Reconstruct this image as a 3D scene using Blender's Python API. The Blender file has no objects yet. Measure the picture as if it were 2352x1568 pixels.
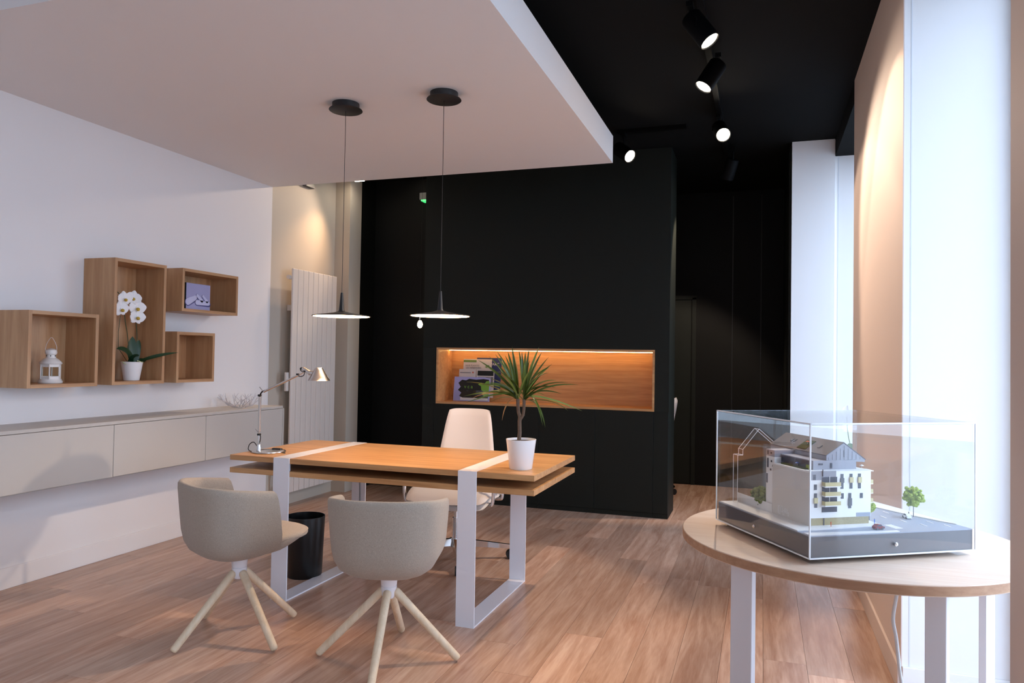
import bpy, bmesh, math, random
from mathutils import Vector, Matrix, Euler
random.seed(7)
D = bpy.data
SC = bpy.context.scene
COL = SC.collection
PI = math.pi
V = Vector

# ------------------------------------------------------------------ camera
cam = D.cameras.new('camera'); co = D.objects.new('camera', cam); COL.objects.link(co)
right = V((0.9465, 0.3222, 0.0159)); down = V((0.0080, 0.0258, -0.9996)); fwd = V((-0.3225, 0.9463, 0.0218))
right.normalize(); fwd = (fwd - right * fwd.dot(right)).normalized(); up = right.cross(fwd)
co.matrix_world = Matrix(((right.x, up.x, -fwd.x, 0), (right.y, up.y, -fwd.y, 0), (right.z, up.z, -fwd.z, 1.30), (0, 0, 0, 1)))
cam.sensor_width = 36.0; cam.lens = 36.0 * 1688.3 / 2352.0
cam.clip_start = 0.05; cam.clip_end = 200
SC.camera = co
# ------------------------------------------------------------------ view, sky, daylight
SC.view_settings.view_transform = 'Standard'; SC.view_settings.look = 'None'
SC.view_settings.gamma = 1.0; SC.view_settings.use_curve_mapping = False
SC.view_settings.exposure = 0.42
wd = D.worlds.new('world'); SC.world = wd; wd.use_nodes = True
bg = wd.node_tree.nodes['Background']
bg.inputs[0].default_value = (0.58, 0.74, 1.0, 1); bg.inputs[1].default_value = 5.5
def portal(name, loc, rot, sx, sy):
    l = D.lights.new(name, 'AREA'); l.shape = 'RECTANGLE'; l.size = sx; l.size_y = sy
    l.cycles.is_portal = True
    o = D.objects.new(name, l); COL.objects.link(o); o.location = loc; o.rotation_euler = rot
    o['kind'] = 'helper'
portal('window_portal', (1.02, 2.62, 1.45), (0, PI / 2, 0), 2.9, 1.34)
portal('window_portal', (1.02, 5.6, 1.45), (0, PI / 2, 0), 2.9, 1.2)
portal('window_portal', (1.02, -0.62, 1.45), (0, PI / 2, 0), 2.9, 2.1)
WARM = (1.0, 0.62, 0.33); WARM2 = (1.0, 0.78, 0.60)
# ------------------------------------------------------------------ materials
def C(h):
    h = h.lstrip('#'); r = [int(h[i:i + 2], 16) / 255 for i in (0, 2, 4)]
    return tuple((x / 12.92 if x <= .04045 else ((x + .055) / 1.055) ** 2.4) for x in r) + (1,)
def newmat(n):
    m = D.materials.new(n); m.use_nodes = True
    nt = m.node_tree; return m, nt, nt.nodes['Principled BSDF']
def lk(nt, a, b): nt.links.new(a, b)
def plain(n, col, rough=.5, metal=0.0, spec=.5, noise=0.0, scale=40, bump=0.0, bscale=200):
    m, nt, b = newmat(n)
    c = C(col) if isinstance(col, str) else col
    b.inputs['Base Color'].default_value = c; b.inputs['Roughness'].default_value = rough
    b.inputs['Metallic'].default_value = metal; b.inputs['Specular IOR Level'].default_value = spec
    if noise or bump:
        tc = nt.nodes.new('ShaderNodeTexCoord')
    if noise:
        t = nt.nodes.new('ShaderNodeTexNoise'); t.inputs['Scale'].default_value = scale; t.inputs['Detail'].default_value = 4
        lk(nt, tc.outputs['Object'], t.inputs['Vector'])
        r = nt.nodes.new('ShaderNodeMapRange'); r.inputs['To Min'].default_value = 1 - noise; r.inputs['To Max'].default_value = 1 + noise
        lk(nt, t.outputs['Fac'], r.inputs['Value'])
        mx = nt.nodes.new('ShaderNodeMix'); mx.data_type = 'RGBA'; mx.blend_type = 'MULTIPLY'; mx.inputs['Factor'].default_value = 1
        mx.inputs['A'].default_value = c; lk(nt, r.outputs['Result'], mx.inputs['B']); lk(nt, mx.outputs['Result'], b.inputs['Base Color'])
    if bump:
        t2 = nt.nodes.new('ShaderNodeTexNoise'); t2.inputs['Scale'].default_value = bscale; t2.inputs['Detail'].default_value = 3
        lk(nt, tc.outputs['Object'], t2.inputs['Vector'])
        bp = nt.nodes.new('ShaderNodeBump'); bp.inputs['Strength'].default_value = bump; bp.inputs['Distance'].default_value = .002
        lk(nt, t2.outputs['Fac'], bp.inputs['Height']); lk(nt, bp.outputs['Normal'], b.inputs['Normal'])
    return m
def wood(n, c1, c2, axis='X', rough=.42, world=False, vary=0.0, sc=1.0, stretch=.06):
    m, nt, b = newmat(n)
    if world:
        g = nt.nodes.new('ShaderNodeNewGeometry'); src = g.outputs['Position']
        oi = nt.nodes.new('ShaderNodeObjectInfo')
        sh = nt.nodes.new('ShaderNodeVectorMath'); sh.operation = 'MULTIPLY_ADD'
        cb = nt.nodes.new('ShaderNodeCombineXYZ')
        for k in range(3): lk(nt, oi.outputs['Random'], cb.inputs[k])
        lk(nt, cb.outputs[0], sh.inputs[0]); sh.inputs[1].default_value = (37, 53, 17); lk(nt, src, sh.inputs[2]); src = sh.outputs[0]
    else:
        tc = nt.nodes.new('ShaderNodeTexCoord'); src = tc.outputs['Object']
    mp = nt.nodes.new('ShaderNodeMapping')
    s = [1.0, 1.0, 1.0]; s['XYZ'.index(axis)] = stretch
    mp.inputs['Scale'].default_value = s; lk(nt, src, mp.inputs['Vector'])
    a = nt.nodes.new('ShaderNodeTexNoise'); a.inputs['Scale'].default_value = 22 * sc; a.inputs['Detail'].default_value = 6; a.inputs['Distortion'].default_value = 1.2
    f = nt.nodes.new('ShaderNodeTexNoise'); f.inputs['Scale'].default_value = 160 * sc; f.inputs['Detail'].default_value = 3
    lk(nt, mp.outputs[0], a.inputs['Vector']); lk(nt, mp.outputs[0], f.inputs['Vector'])
    mm = nt.nodes.new('ShaderNodeMath'); mm.operation = 'MULTIPLY_ADD'; mm.inputs[1].default_value = .35
    lk(nt, f.outputs['Fac'], mm.inputs[0]); lk(nt, a.outputs['Fac'], mm.inputs[2])
    rp = nt.nodes.new('ShaderNodeValToRGB'); e = rp.color_ramp.elements
    e[0].position = .45; e[0].color = C(c1); e[1].position = .9; e[1].color = C(c2)
    lk(nt, mm.outputs[0], rp.inputs['Fac']); out = rp.outputs['Color']
    if vary:
        r = nt.nodes.new('ShaderNodeMapRange'); r.inputs['To Min'].default_value = 1 - vary; r.inputs['To Max'].default_value = 1 + vary
        lk(nt, oi.outputs['Random'], r.inputs['Value'])
        mx = nt.nodes.new('ShaderNodeMix'); mx.data_type = 'RGBA'; mx.blend_type = 'MULTIPLY'; mx.inputs['Factor'].default_value = 1
        lk(nt, out, mx.inputs['A']); lk(nt, r.outputs['Result'], mx.inputs['B']); out = mx.outputs['Result']
    lk(nt, out, b.inputs['Base Color']); b.inputs['Roughness'].default_value = rough
    bp = nt.nodes.new('ShaderNodeBump'); bp.inputs['Strength'].default_value = .08; bp.inputs['Distance'].default_value = .001
    lk(nt, mm.outputs[0], bp.inputs['Height']); lk(nt, bp.outputs['Normal'], b.inputs['Normal'])
    return m
def emit(n, col, s):
    m, nt, b = newmat(n)
    b.inputs['Base Color'].default_value = (.8, .8, .8, 1); b.inputs['Emission Color'].default_value = tuple(col) + (1,); b.inputs['Emission Strength'].default_value = s
    return m
def clear(n, tint=(1, 1, 1, 1), ior=1.49, rough=0.0):
    m, nt, b = newmat(n); nt.nodes.remove(b)
    fr = nt.nodes.new('ShaderNodeFresnel'); ge = nt.nodes.new('ShaderNodeNewGeometry'); mr = nt.nodes.new('ShaderNodeMapRange')
    mr.inputs['To Min'].default_value = ior; mr.inputs['To Max'].default_value = 1 / ior      # thin sheet: the far side reflects like the near side
    lk(nt, ge.outputs['Backfacing'], mr.inputs['Value']); lk(nt, mr.outputs['Result'], fr.inputs['IOR'])
    tr = nt.nodes.new('ShaderNodeBsdfTransparent'); tr.inputs[0].default_value = tint
    gl = nt.nodes.new('ShaderNodeBsdfGlossy'); gl.inputs['Roughness'].default_value = rough
    mx = nt.nodes.new('ShaderNodeMixShader'); lk(nt, fr.outputs[0], mx.inputs[0]); lk(nt, tr.outputs[0], mx.inputs[1]); lk(nt, gl.outputs[0], mx.inputs[2])
    lk(nt, mx.outputs[0], nt.nodes['Material Output'].inputs['Surface'])
    return m
def fabric(n, c):
    m, nt, b = newmat(n)
    tc = nt.nodes.new('ShaderNodeTexCoord'); t = nt.nodes.new('ShaderNodeTexNoise'); t.inputs['Scale'].default_value = 420; t.inputs['Detail'].default_value = 2
    lk(nt, tc.outputs['Object'], t.inputs['Vector'])
    rp = nt.nodes.new('ShaderNodeValToRGB'); c0 = C(c); e = rp.color_ramp.elements
    e[0].position = .3; e[0].color = tuple(x * .78 for x in c0[:3]) + (1,); e[1].position = .7; e[1].color = tuple(min(1, x * 1.15) for x in c0[:3]) + (1,)
    lk(nt, t.outputs['Fac'], rp.inputs['Fac']); lk(nt, rp.outputs['Color'], b.inputs['Base Color'])
    b.inputs['Roughness'].default_value = .95; b.inputs['Specular IOR Level'].default_value = .15
    b.inputs['Sheen Weight'].default_value = .15
    bp = nt.nodes.new('ShaderNodeBump'); bp.inputs['Strength'].default_value = .15; bp.inputs['Distance'].default_value = .001
    lk(nt, t.outputs['Fac'], bp.inputs['Height']); lk(nt, bp.outputs['Normal'], b.inputs['Normal'])
    return m
M = dict(
    white_paint=plain('white_paint', '#e8e4e2', .75, bump=.05, bscale=300),
    soffit=plain('soffit_paint', '#ebe7e5', .85, bump=.04, bscale=300),
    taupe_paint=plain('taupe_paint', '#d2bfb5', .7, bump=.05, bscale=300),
    beige_paint=plain('beige_paint', '#c3b8a8', .7, bump=.05, bscale=300),
    black_paint=plain('black_paint', '#080908', .6, spec=.2, noise=.06, scale=12),
    black_lacquer=plain('black_lacquer', '#171b17', .55, spec=.22, noise=.06, scale=30),
    black_ceiling=plain('black_ceiling', '#060707', .85, spec=.15, noise=.05, scale=10),
    dark=plain('dark_substrate', '#241a14', .9),
    plank=wood('oak_plank', '#ab826b', '#d0ae97', 'Y', .27, world=True, vary=.20, sc=.8, stretch=.08),
    oak_x=wood('oak_grain_x', '#b07d4d', '#cf9f6b', 'X', .4),
    oak_y=wood('oak_grain_y', '#b07d4d', '#cf9f6b', 'Y', .4),
    oak_z=wood('oak_grain_z', '#a97c54', '#c49a71', 'Z', .45),
    oak_zy=wood('oak_box_y', '#a97c54', '#c49a71', 'Y', .45),
    table_oak=wood('daylit_oak', '#dcbda4', '#e8cfb9', 'X', .36, sc=1.6),  # oak lightened in place of daylight reflected off the glossy top
    oak_edge=wood('oak_edge', '#a97c5c', '#c49a78', 'X', .45),  # table oak for the rim, without the painted daylight
    ash=wood('ash_leg', '#d9bf9c', '#e8d3b5', 'Z', .5, sc=1.5),
    white_metal=plain('white_metal', '#e9e7ea', .25, spec=.5),
    cab=plain('cabinet_lacquer', '#c0bab2', .45),
    cab_gap=plain('cabinet_gap', '#6d675f', .8),
    fabric=fabric('beige_felt', '#aa9d8e'),
    seam=plain('seam', '#6f655c', .9),
    leather=plain('white_leather', '#e9ded6', .5, bump=.1, bscale=260),
    chrome=plain('chrome', '#dcdcdc', .08, metal=1),
    alu=plain('brushed_aluminium', '#d4cfca', .26, metal=1),
    black_plastic=plain('black_plastic', '#0c0c0c', .35),
    black_matte=plain('black_matte', '#17181a', .5),
    black_track=plain('black_track', '#060607', .6, spec=.1),
    black_rubber=plain('black_rubber', '#0a0a0a', .6),
    white_ceramic=plain('white_ceramic', '#f0f0f0', .22),
    soil=plain('soil', '#2a1d14', .95, noise=.4, scale=60),
    trunk=plain('trunk', '#6a5646', .85, noise=.3, scale=90, bump=.5, bscale=90),
    leaf=plain('dracaena_leaf', '#4a5c1e', .38, noise=.35, scale=18),
    leaf_pale=plain('dracaena_leaf_pale', '#6f7f36', .4, noise=.3, scale=18),
    leaf_dry=plain('dry_leaf', '#b98a55', .6, noise=.2, scale=20),
    orchid_leaf=plain('orchid_leaf', '#1c3d22', .35, noise=.2, scale=20),
    orchid_stem=plain('orchid_stem', '#3a4423', .5),
    petal=plain('orchid_petal', '#f3f0ee', .6),
    lip=plain('orchid_lip', '#c9a63c', .6),
    bud=plain('orchid_bud', '#c6cf9a', .6),
    rad=plain('radiator_enamel', '#ddd4cb', .35),
    white_enamel=plain('white_enamel', '#e6e0da', .35, noise=.03, scale=30),
    glass=clear('clear_glass', (.96, .98, .97, 1)),
    acrylic=clear('clear_acrylic', (.985, .99, .99, 1), 1.49),
    acrylic_glow_edge=plain('acrylic_glow_edge', '#f4f8fb', .15),  # near-white colour stands in for light glowing in cut acrylic edges
    brown_edge=plain('acrylic_edge_dim', '#b9bcc2', .2),
    window_glass=clear('window_glass', (.97, .98, .98, 1), 1.3),
    frame=plain('window_frame', '#d8dade', .4),
    wire=plain('silver_wire', '#d6d2d4', .35, metal=.35),
    cord_white=plain('white_cord', '#dedede', .5),
    cord_grey=plain('grey_cord', '#8a8c8f', .45),
    led=emit('led_strip', (1.0, .58, .22), 16.5),
    pendant_light=emit('pendant_diffuser', (1.0, .62, .33), 17.5),
    spot_light=emit('spot_lens', (1.0, .88, .70), 30.0),
    bulb_light=emit('bulb', (1.0, .72, .42), 40.0),
    exit_green=emit('exit_lit', (.02, .8, .18), .9),
    dark_grey=plain('dark_grey_plastic', '#4a4b4e', .5),
    grey_box=plain('grey_plastic', '#7d7f80', .5),
    pave=plain('pavement', '#8f8e8c', .9, noise=.15, scale=3),
)
# ------------------------------------------------------------------ mesh helpers
class B:
    def __init__(s): s.bm = bmesh.new()
    def box(s, c, d, rot=None):
        x, y, z = [k / 2 for k in d]
        vs = []
        for p in ((-x, -y, -z), (x, -y, -z), (x, y, -z), (-x, y, -z), (-x, -y, z), (x, -y, z), (x, y, z), (-x, y, z)):
            v = V(p)
            if rot is not None: v = rot @ v
            vs.append(s.bm.verts.new(v + V(c)))
        for f in ((0, 3, 2, 1), (4, 5, 6, 7), (0, 1, 5, 4), (1, 2, 6, 5), (2, 3, 7, 6), (3, 0, 4, 7)):
            s.bm.faces.new([vs[i] for i in f])
        return s
    def mm(s, a, b):                       # box from min corner to max corner
        return s.box([(a[i] + b[i]) / 2 for i in range(3)], [abs(b[i] - a[i]) for i in range(3)])
    def grid(s, rows, close_u=False, cap=False, caps=None):
        vr = [[s.bm.verts.new(p) for p in r] for r in rows]
        n = len(vr[0])
        for i in range(len(vr) - 1):
            for j in range(n if close_u else n - 1):
                k = (j + 1) % n
                try: s.bm.faces.new((vr[i][j], vr[i][k], vr[i + 1][k], vr[i + 1][j]))
                except ValueError: pass
        if cap:
            s.bm.faces.new(list(reversed(vr[0]))); s.bm.faces.new(vr[-1])
        return vr
    def lathe(s, prof, c=(0, 0, 0), seg=32, axis=None, cap=True):
        q = V((0, 0, 1)).rotation_difference(V(axis).normalized()) if axis is not None else None
        rows = []
        for r, z in prof:
            row = []
            for k in range(seg):
                a = 2 * PI * k / seg
                v = V((max(r, 1e-5) * math.cos(a), max(r, 1e-5) * math.sin(a), z))
                if q is not None: v = q @ v
                row.append(v + V(c))
            rows.append(row)
        s.grid(rows, True, cap); return s
    def cyl(s, a, b, r0, r1=None, seg=16, round_=False):
        a, b = V(a), V(b); r1 = r0 if r1 is None else r1; L = (b - a).length
        prof = [(r0, 0), (r1, L)]
        if round_:
            prof = [(r0 * .55, -.0), (r0 * .88, r0 * .25), (r0, r0 * .7), (r1, L - r1 * .7), (r1 * .88, L - r1 * .25), (r1 * .55, L)]
        return s.lathe(prof, a, seg, b - a)
    def tube(s, pts, r, seg=8, closed=False, rr=None):
        pts = [V(p) for p in pts]; n = len(pts); rows = []; nrm = None
        for i, p in enumerate(pts):
            t = (pts[min(i + 1, n - 1)] - pts[max(i - 1, 0)])
            if t.length < 1e-9: t = V((0, 0, 1))
            t.normalize()
            if nrm is None: nrm = t.orthogonal().normalized()
            else:
                nrm = nrm - t * nrm.dot(t)
                nrm = nrm.normalized() if nrm.length > 1e-6 else t.orthogonal().normalized()
            bn = t.cross(nrm); ra = rr[i] if rr else r
            rows.append([p + nrm * (ra * math.cos(2 * PI * k / seg)) + bn * (ra * math.sin(2 * PI * k / seg)) for k in range(seg)])
        s.grid(rows, True, True); return s
    def cord(s, pts, r, seg=8, n=6):       # tube through a smooth curve
        P = [V(p) for p in pts]; out = []
        for i in range(len(P) - 1):
            a, b, c, d = P[max(i - 1, 0)], P[i], P[i + 1], P[min(i + 2, len(P) - 1)]
            for k in range(n):
                t = k / n
                out.append(.5 * ((2 * b) + (c - a) * t + (2 * a - 5 * b + 4 * c - d) * t * t + (3 * b - a - 3 * c + d) * t ** 3))
        out.append(P[-1]); return s.tube(out, r, seg)
    def prism(s, poly, z0, z1, f=None):    # poly in 2D, f maps (x,y,z) -> 3D
        f = f or (lambda x, y, z: (x, y, z))
        a = [s.bm.verts.new(f(x, y, z0)) for x, y in poly]; b = [s.bm.verts.new(f(x, y, z1)) for x, y in poly]
        n = len(poly)
        s.bm.faces.new(list(reversed(a))); s.bm.faces.new(b)
        for i in range(n): s.bm.faces.new((a[i], a[(i + 1) % n], b[(i + 1) % n], b[i]))
        return s
    def bevel(s, w, seg=2, ang=30):
        bmesh.ops.recalc_face_normals(s.bm, faces=s.bm.faces)
        es = [e for e in s.bm.edges if len(e.link_faces) == 2 and e.calc_face_angle(0) > math.radians(ang)]
        bmesh.ops.bevel(s.bm, geom=es, offset=w, segments=seg, profile=.5, affect='EDGES'); return s
    def mesh(s, name, smooth=0):
        bmesh.ops.recalc_face_normals(s.bm, faces=s.bm.faces)
        me = D.meshes.new(name); s.bm.to_mesh(me); s.bm.free()
        if smooth:
            me.polygons.foreach_set('use_smooth', [True] * len(me.polygons))
            me.set_sharp_from_angle(angle=math.radians(smooth))
        return me
    def make(s, name, mat, parent=None, smooth=0, loc=None, label=None):
        me = s.mesh(name, smooth); me.materials.append(M[mat] if isinstance(mat, str) else mat)
        o = D.objects.new(name, me); COL.objects.link(o)
        if parent is not None: o.parent = parent
        if loc is not None: o.location = loc
        if label: o['label'] = label
        return o
def thing(name, label, cat, loc=(0, 0, 0), rz=0, group=None):
    o = D.objects.new(name, None); COL.objects.link(o); o.location = loc; o.rotation_euler = (0, 0, rz)
    o.empty_display_size = .05
    return tag(o, label, cat, group)
def tag(o, label, cat, group=None):
    o['label'] = label; o['category'] = cat
    if group: o['group'] = group
    return o
def struct(o, label=None):
    o['kind'] = 'structure'
    if label: o['label'] = label
    return o
def copy_tree(o, parent=None):
    kids = list(o.children); c = o.copy(); COL.objects.link(c); c.parent = parent
    for k in kids: copy_tree(k, c)
    return c
def spot(name, loc, target, energy, col, size, blend, parent=None, rad=.03):
    l = D.lights.new(name, 'SPOT'); l.energy = energy; l.color = col; l.spot_size = size; l.spot_blend = blend; l.shadow_soft_size = rad
    o = D.objects.new(name, l); COL.objects.link(o); o.location = loc
    o.rotation_euler = (V(target) - V(loc)).to_track_quat('-Z', 'Y').to_euler()
    if parent is not None:
        o.parent = parent
    return o
def text(name, body, size, mat, parent, loc, rot, ext=.0003, align='LEFT'):
    c = D.curves.new(name, 'FONT'); c.body = body; c.size = size; c.extrude = ext; c.align_x = align
    t_ = D.objects.new(name, c); COL.objects.link(t_); me = D.meshes.new_from_object(t_); D.objects.remove(t_)
    me.materials.clear(); me.materials.append(M[mat] if isinstance(mat, str) else mat)
    o = D.objects.new(name, me); COL.objects.link(o); o.parent = parent; o.location = loc; o.rotation_euler = rot
    return o

# ================================================================== SETTING
XL = -3.884; ZC = 3.062; XP = .535; XG = .98
# floor with separate oak planks
fl = struct(B().mm((-4.0, -1.75, -.12), (1.0, 8.2, -.012)).make('floor', 'dark'), 'oak plank floor of the showroom')
pk = B().box((0, 0, 0), (1, 1, .012)); pk_me = pk.mesh('plank'); pk_me.materials.append(M['plank'])
xr = .19 - .177 * 24
rows = []
while xr < 1.0:
    rows.append(xr); xr += .177
for x0 in rows:
    xa, xb = max(x0, -3.99), min(x0 + .177, .995)
    if xb - xa < .02: continue
    y = -1.74 - random.uniform(0, 1.4)
    if abs(x0 - .013) < .02: y = 3.433 - 2.1 * 3
    while y < 8.19:
        L = random.choice((1.4, 1.8, 2.1, 2.1)) if abs(x0 - .013) > .02 else 2.1
        ya, yb = max(y, -1.74), min(y + L, 8.19)
        if yb - ya > .02:
            o = D.objects.new('plank', pk_me); COL.objects.link(o); o.parent = fl
            o.location = ((xa + xb) / 2, (ya + yb) / 2, -.006); o.scale = (xb - xa - .0012, yb - ya - .0012, 1)
        y += L
struct(B().mm((-8, -12, -.3), (14, 14, -.14)).make('ground', 'pave'), 'grey pavement outside the windows')
# left side
wl = struct(B().mm((XL - .25, -1.75, -.02), (XL, 5.135, ZC + .05)).make('wall_left', 'white_paint'), 'white plastered wall behind the wooden box shelves')
struct(B().mm((XL, -1.7, 0), (XL + .012, 5.135, .115)).bevel(.003, 1).make('baseboard_left', 'white_paint'))
struct(B().mm((XL - .25, 5.135, -.02), (XL - .012, 6.4, ZC + .05)).make('wall_left', 'beige_paint'), 'beige wall behind the tall radiator')
struct(B().mm((XL - .01, 5.137, 0), (XL, 6.11, .10)).make('baseboard_left', 'beige_paint'))
struct(B().mm((XL - .05, 6.11, -.01), (-3.735, 6.32, ZC + .02)).make('wall_back', 'beige_paint'), 'narrow beige return beside the radiator')
# black recess left of the cabinet block
struct(B().mm((-3.95, 6.32, -.01), (-3.736, 6.62, ZC + .02)).make('wall_left', 'black_paint'), 'black side of the dark recess')
struct(B().mm((-3.9, 6.60, -.01), (-2.6, 6.72, ZC + .02)).make('wall_back', 'black_paint'), 'black wall at the end of the dark recess')
# ceilings
cl = struct(B().mm((XL - .2, 2.0, ZC), (1.1, 8.2, ZC + .12)).make('ceiling', 'black_ceiling'), 'black painted ceiling')
struct(B().mm((XL - .2, -1.75, ZC), (1.1, 2.0, ZC + .12)).make('ceiling', 'white_paint'), 'white ceiling nearest the shopfront')
so = struct(B().mm((XL, 2.143, 2.691), (-1.016, 5.135, 2.883)).make('ceiling', 'soffit'), 'lowered white ceiling panel over the desk')
for hx, hy in ((-3.3, 2.6), (-1.5, 2.6), (-3.3, 4.7), (-1.5, 4.7)):
    B().mm((hx - .04, hy - .04, 2.88), (hx + .04, hy + .04, ZC + .005)).make('hanger', 'black_matte', so)
# right side pillars, lintels and bays
struct(B().mm((XP, 3.298, -.02), (XG + .1, 4.985, ZC)).make('wall_right', 'white_paint'), 'white pillar between two window bays')
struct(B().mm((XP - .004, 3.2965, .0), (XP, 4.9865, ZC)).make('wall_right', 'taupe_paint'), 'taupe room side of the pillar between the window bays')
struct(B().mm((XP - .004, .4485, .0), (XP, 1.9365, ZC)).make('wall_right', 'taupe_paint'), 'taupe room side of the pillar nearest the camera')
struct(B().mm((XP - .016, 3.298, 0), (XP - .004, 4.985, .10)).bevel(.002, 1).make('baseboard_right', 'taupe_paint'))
struct(B().mm((XP, 3.286, 0), (XG, 3.298, .10)).bevel(.002, 1).make('baseboard_right', 'white_paint'))
struct(B().mm((XP + .024, 3.2972, .10), (XP + .029, 3.2985, ZC - .13)).make('trim_1', 'frame'))
struct(B().mm((XP, .45, -.02), (XG + .1, 1.935, ZC)).make('wall_right', 'white_paint'), 'white pillar nearest the camera')
struct(B().mm((.214, 6.26, -.02), (.53, 8.2, ZC)).make('wall_right', 'white_paint'), 'white pillar beside the far black wall')
struct(B().mm((.53, 6.285, -.02), (XG + .1, 8.2, ZC)).make('wall_right', 'white_paint'), 'white side of the far window bay')
struct(B().mm((.555, 6.2835, .02), (.56, 6.2852, 2.92)).make('trim_1', 'frame'))
for ya, yb, lab in ((1.935, 3.298, 'near'), (4.985, 6.285, 'far'), (-1.75, .45, 'front')):
    struct(B().mm((XP, ya, 2.93), (XG + .1, yb, ZC)).make('ceiling', 'black_ceiling'), 'dark lintel over the %s window bay' % lab)
def window(n, ya, yb):
    fr = struct(B().mm((XG - .06, ya, 0), (XG, ya + .05, 2.93)).mm((XG - .06, yb - .05, 0), (XG, yb, 2.93)).mm((XG - .06, ya + .05, 2.87), (XG, yb - .05, 2.93))
                .mm((XG - .06, ya + .05, 0), (XG, yb - .05, .06)).make('window_%d' % n, 'frame'))
    B().mm((XG - .035, ya + .05, .06), (XG - .027, yb - .05, 2.87)).make('pane', 'window_glass', fr)
window(1, 1.935, 3.298); window(2, 4.985, 6.285); window(3, -1.7, .45)
# wall behind the camera
struct(B().mm((XL - .2, -1.75, -.02), (1.08, -1.6, ZC)).make('wall_front', 'white_paint'), 'white wall behind the camera')
# far black wall with a flush door
struct(B().mm((-3.0, 7.93, -.02), (.23, 8.1, ZC)).make('wall_back', 'black_paint'), 'black wall at the far end behind the cabinet block')
struct(B().mm((-2.72, 6.62, -.01), (-2.6, 7.95, ZC)).make('wall_left', 'black_paint'), 'black wall behind the cabinet block')
dr = struct(B().mm((-.905, 7.915, .0), (-.895, 7.93, 1.96)).mm((-.70, 7.915, 0), (-.66, 7.93, 1.96)).mm((-1.7, 7.915, 1.94), (-.66, 7.93, 1.98)).make('door_1', 'black_lacquer'), 'black flush door in the far black wall')
B().mm((-1.66, 7.918, .01), (-.71, 7.93, 1.935)).bevel(.003, 1).make('door_leaf', 'black_lacquer', dr)
for xx in (-.30, -.02): struct(B().mm((xx, 7.92, 0), (xx + .006, 7.931, ZC - .05)).make('trim_2', 'black_plastic'))
struct(B().mm((.196, 6.30, 0), (.2135, 7.9, ZC - .02)).make('trim_3', 'black_lacquer'))

# ================================================================== BLACK BUILT-IN CABINET
YB = 6.122; bx0, bx1 = -2.945, -.722
n0, n1, nz0, nz1 = -2.81, -.839, .873, 1.381
cb = thing('storage_cabinet', 'tall black built-in cabinet block with a lit oak niche', 'cabinet', (bx0, YB, 0))
def cbx(a, b): return B().mm((a[0] - bx0, a[1] - YB, a[2]), (b[0] - bx0, b[1] - YB, b[2]))
k = cbx((bx0, YB + .02, 0), (n0 - .001, 6.52, ZC - .004)).mm((n1 + .001 - bx0, .02, 0), (bx1 - bx0, .4, ZC - .004))
k.mm((n0 - bx0, .02, nz1 + .001), (n1 - bx0, .4, ZC - .004)).mm((n0 - bx0, .02, 0), (n1 - bx0, .4, nz0 - .001)).mm((n0 - bx0, .37, nz0), (n1 - bx0, .4, nz1))
k.make('carcass', 'black_lacquer', cb)
edges = [bx0, -2.83, -2.343, -1.83, -1.335, -.845, bx1]
for i in range(6):
    cbx((edges[i] + .0012, YB, .04), (edges[i + 1] - .0012, YB + .02, nz0 - .001)).bevel(.001, 1).make('door_panel', 'black_lacquer', cb)
    cbx((edges[i] + .0006, YB + .004, 0), (edges[i + 1] - .0006, YB + .02, .038)).make('plinth_panel', 'black_lacquer', cb)
cbx((bx0, YB, nz1 + .001), (bx1, YB + .02, ZC - .004)).make('upper_panel', 'black_lacquer', cb)
cbx((bx0, YB, nz0), (n0 - .0005, YB + .02, nz1)).make('side_panel', 'black_lacquer', cb)
cbx((n1 + .0005, YB, nz0), (bx1, YB + .02, nz1)).make('side_panel', 'black_lacquer', cb)
t = .018
nb = cbx((n0, YB - .003, nz1 - t), (n1, 6.455, nz1)).mm((n0 - bx0, -.003, nz0), (n1 - bx0, .333, nz0 + t)).mm((n0 - bx0, -.003, nz0 + t), (n0 + t - bx0, .333, nz1 - t)).mm((n1 - t - bx0, -.003, nz0 + t), (n1 - bx0, .333, nz1 - t))
nb.make('niche_frame', 'oak_x', cb, label='oak lining of the lit niche')
cbx((n0 + t, 6.445, nz0 + t), (n1 - t, 6.455, nz1 - t)).make('niche_back', 'oak_x', cb, label='oak back panel of the lit niche')
cbx((n0 + .024, 6.358, nz1 - t - .005), (n1 - .05, 6.372, nz1 - t - .0005)).make('led_strip', 'led', cb, label='thin warm light strip along the niche top')

# magazine holder and its brochures in the niche
mh = thing('magazine_holder', 'clear tiered magazine stand at the left end of the lit niche', 'magazine holder', (-2.515, 6.30, nz0 + t))
B().mm((-.175, -.02, 0), (.175, .11, .004)).make('base', 'acrylic', mh)
holders = [(-.172, .168, -.045, .0), (-.16, .172, -.008, .045), (-.14, .176, .03, .12)]
for xa, xb, yy, zz in holders:
    q = B(); q.box(((xa + xb) / 2, yy, zz + .055), (xb - xa, .003, .10), Euler((-.12, 0, 0)).to_matrix()); q.make('pocket', 'acrylic', mh)
def brochure(name, label, x0, x1, z0, z1, y, parts, cover='paper'):
    cx, cz = (x0 + x1) / 2, z0
    b = thing(name, label, 'brochure', (cx, y, cz), group='brochures in the niche stand'); b.rotation_euler = (-.13, 0, 0)
    w, h = x1 - x0, z1 - z0
    o = B().mm((-w / 2, 0, 0), (w / 2, .005, h)).make('cover', cover, b)
    for (nm, u0, v0, u1, v1, mat) in parts:
        B().mm((-w / 2 + u0 * w, -.0012, v0 * h), (-w / 2 + u1 * w, 0.0, v1 * h)).make(nm, mat, b)
    return b, w, h
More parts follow.
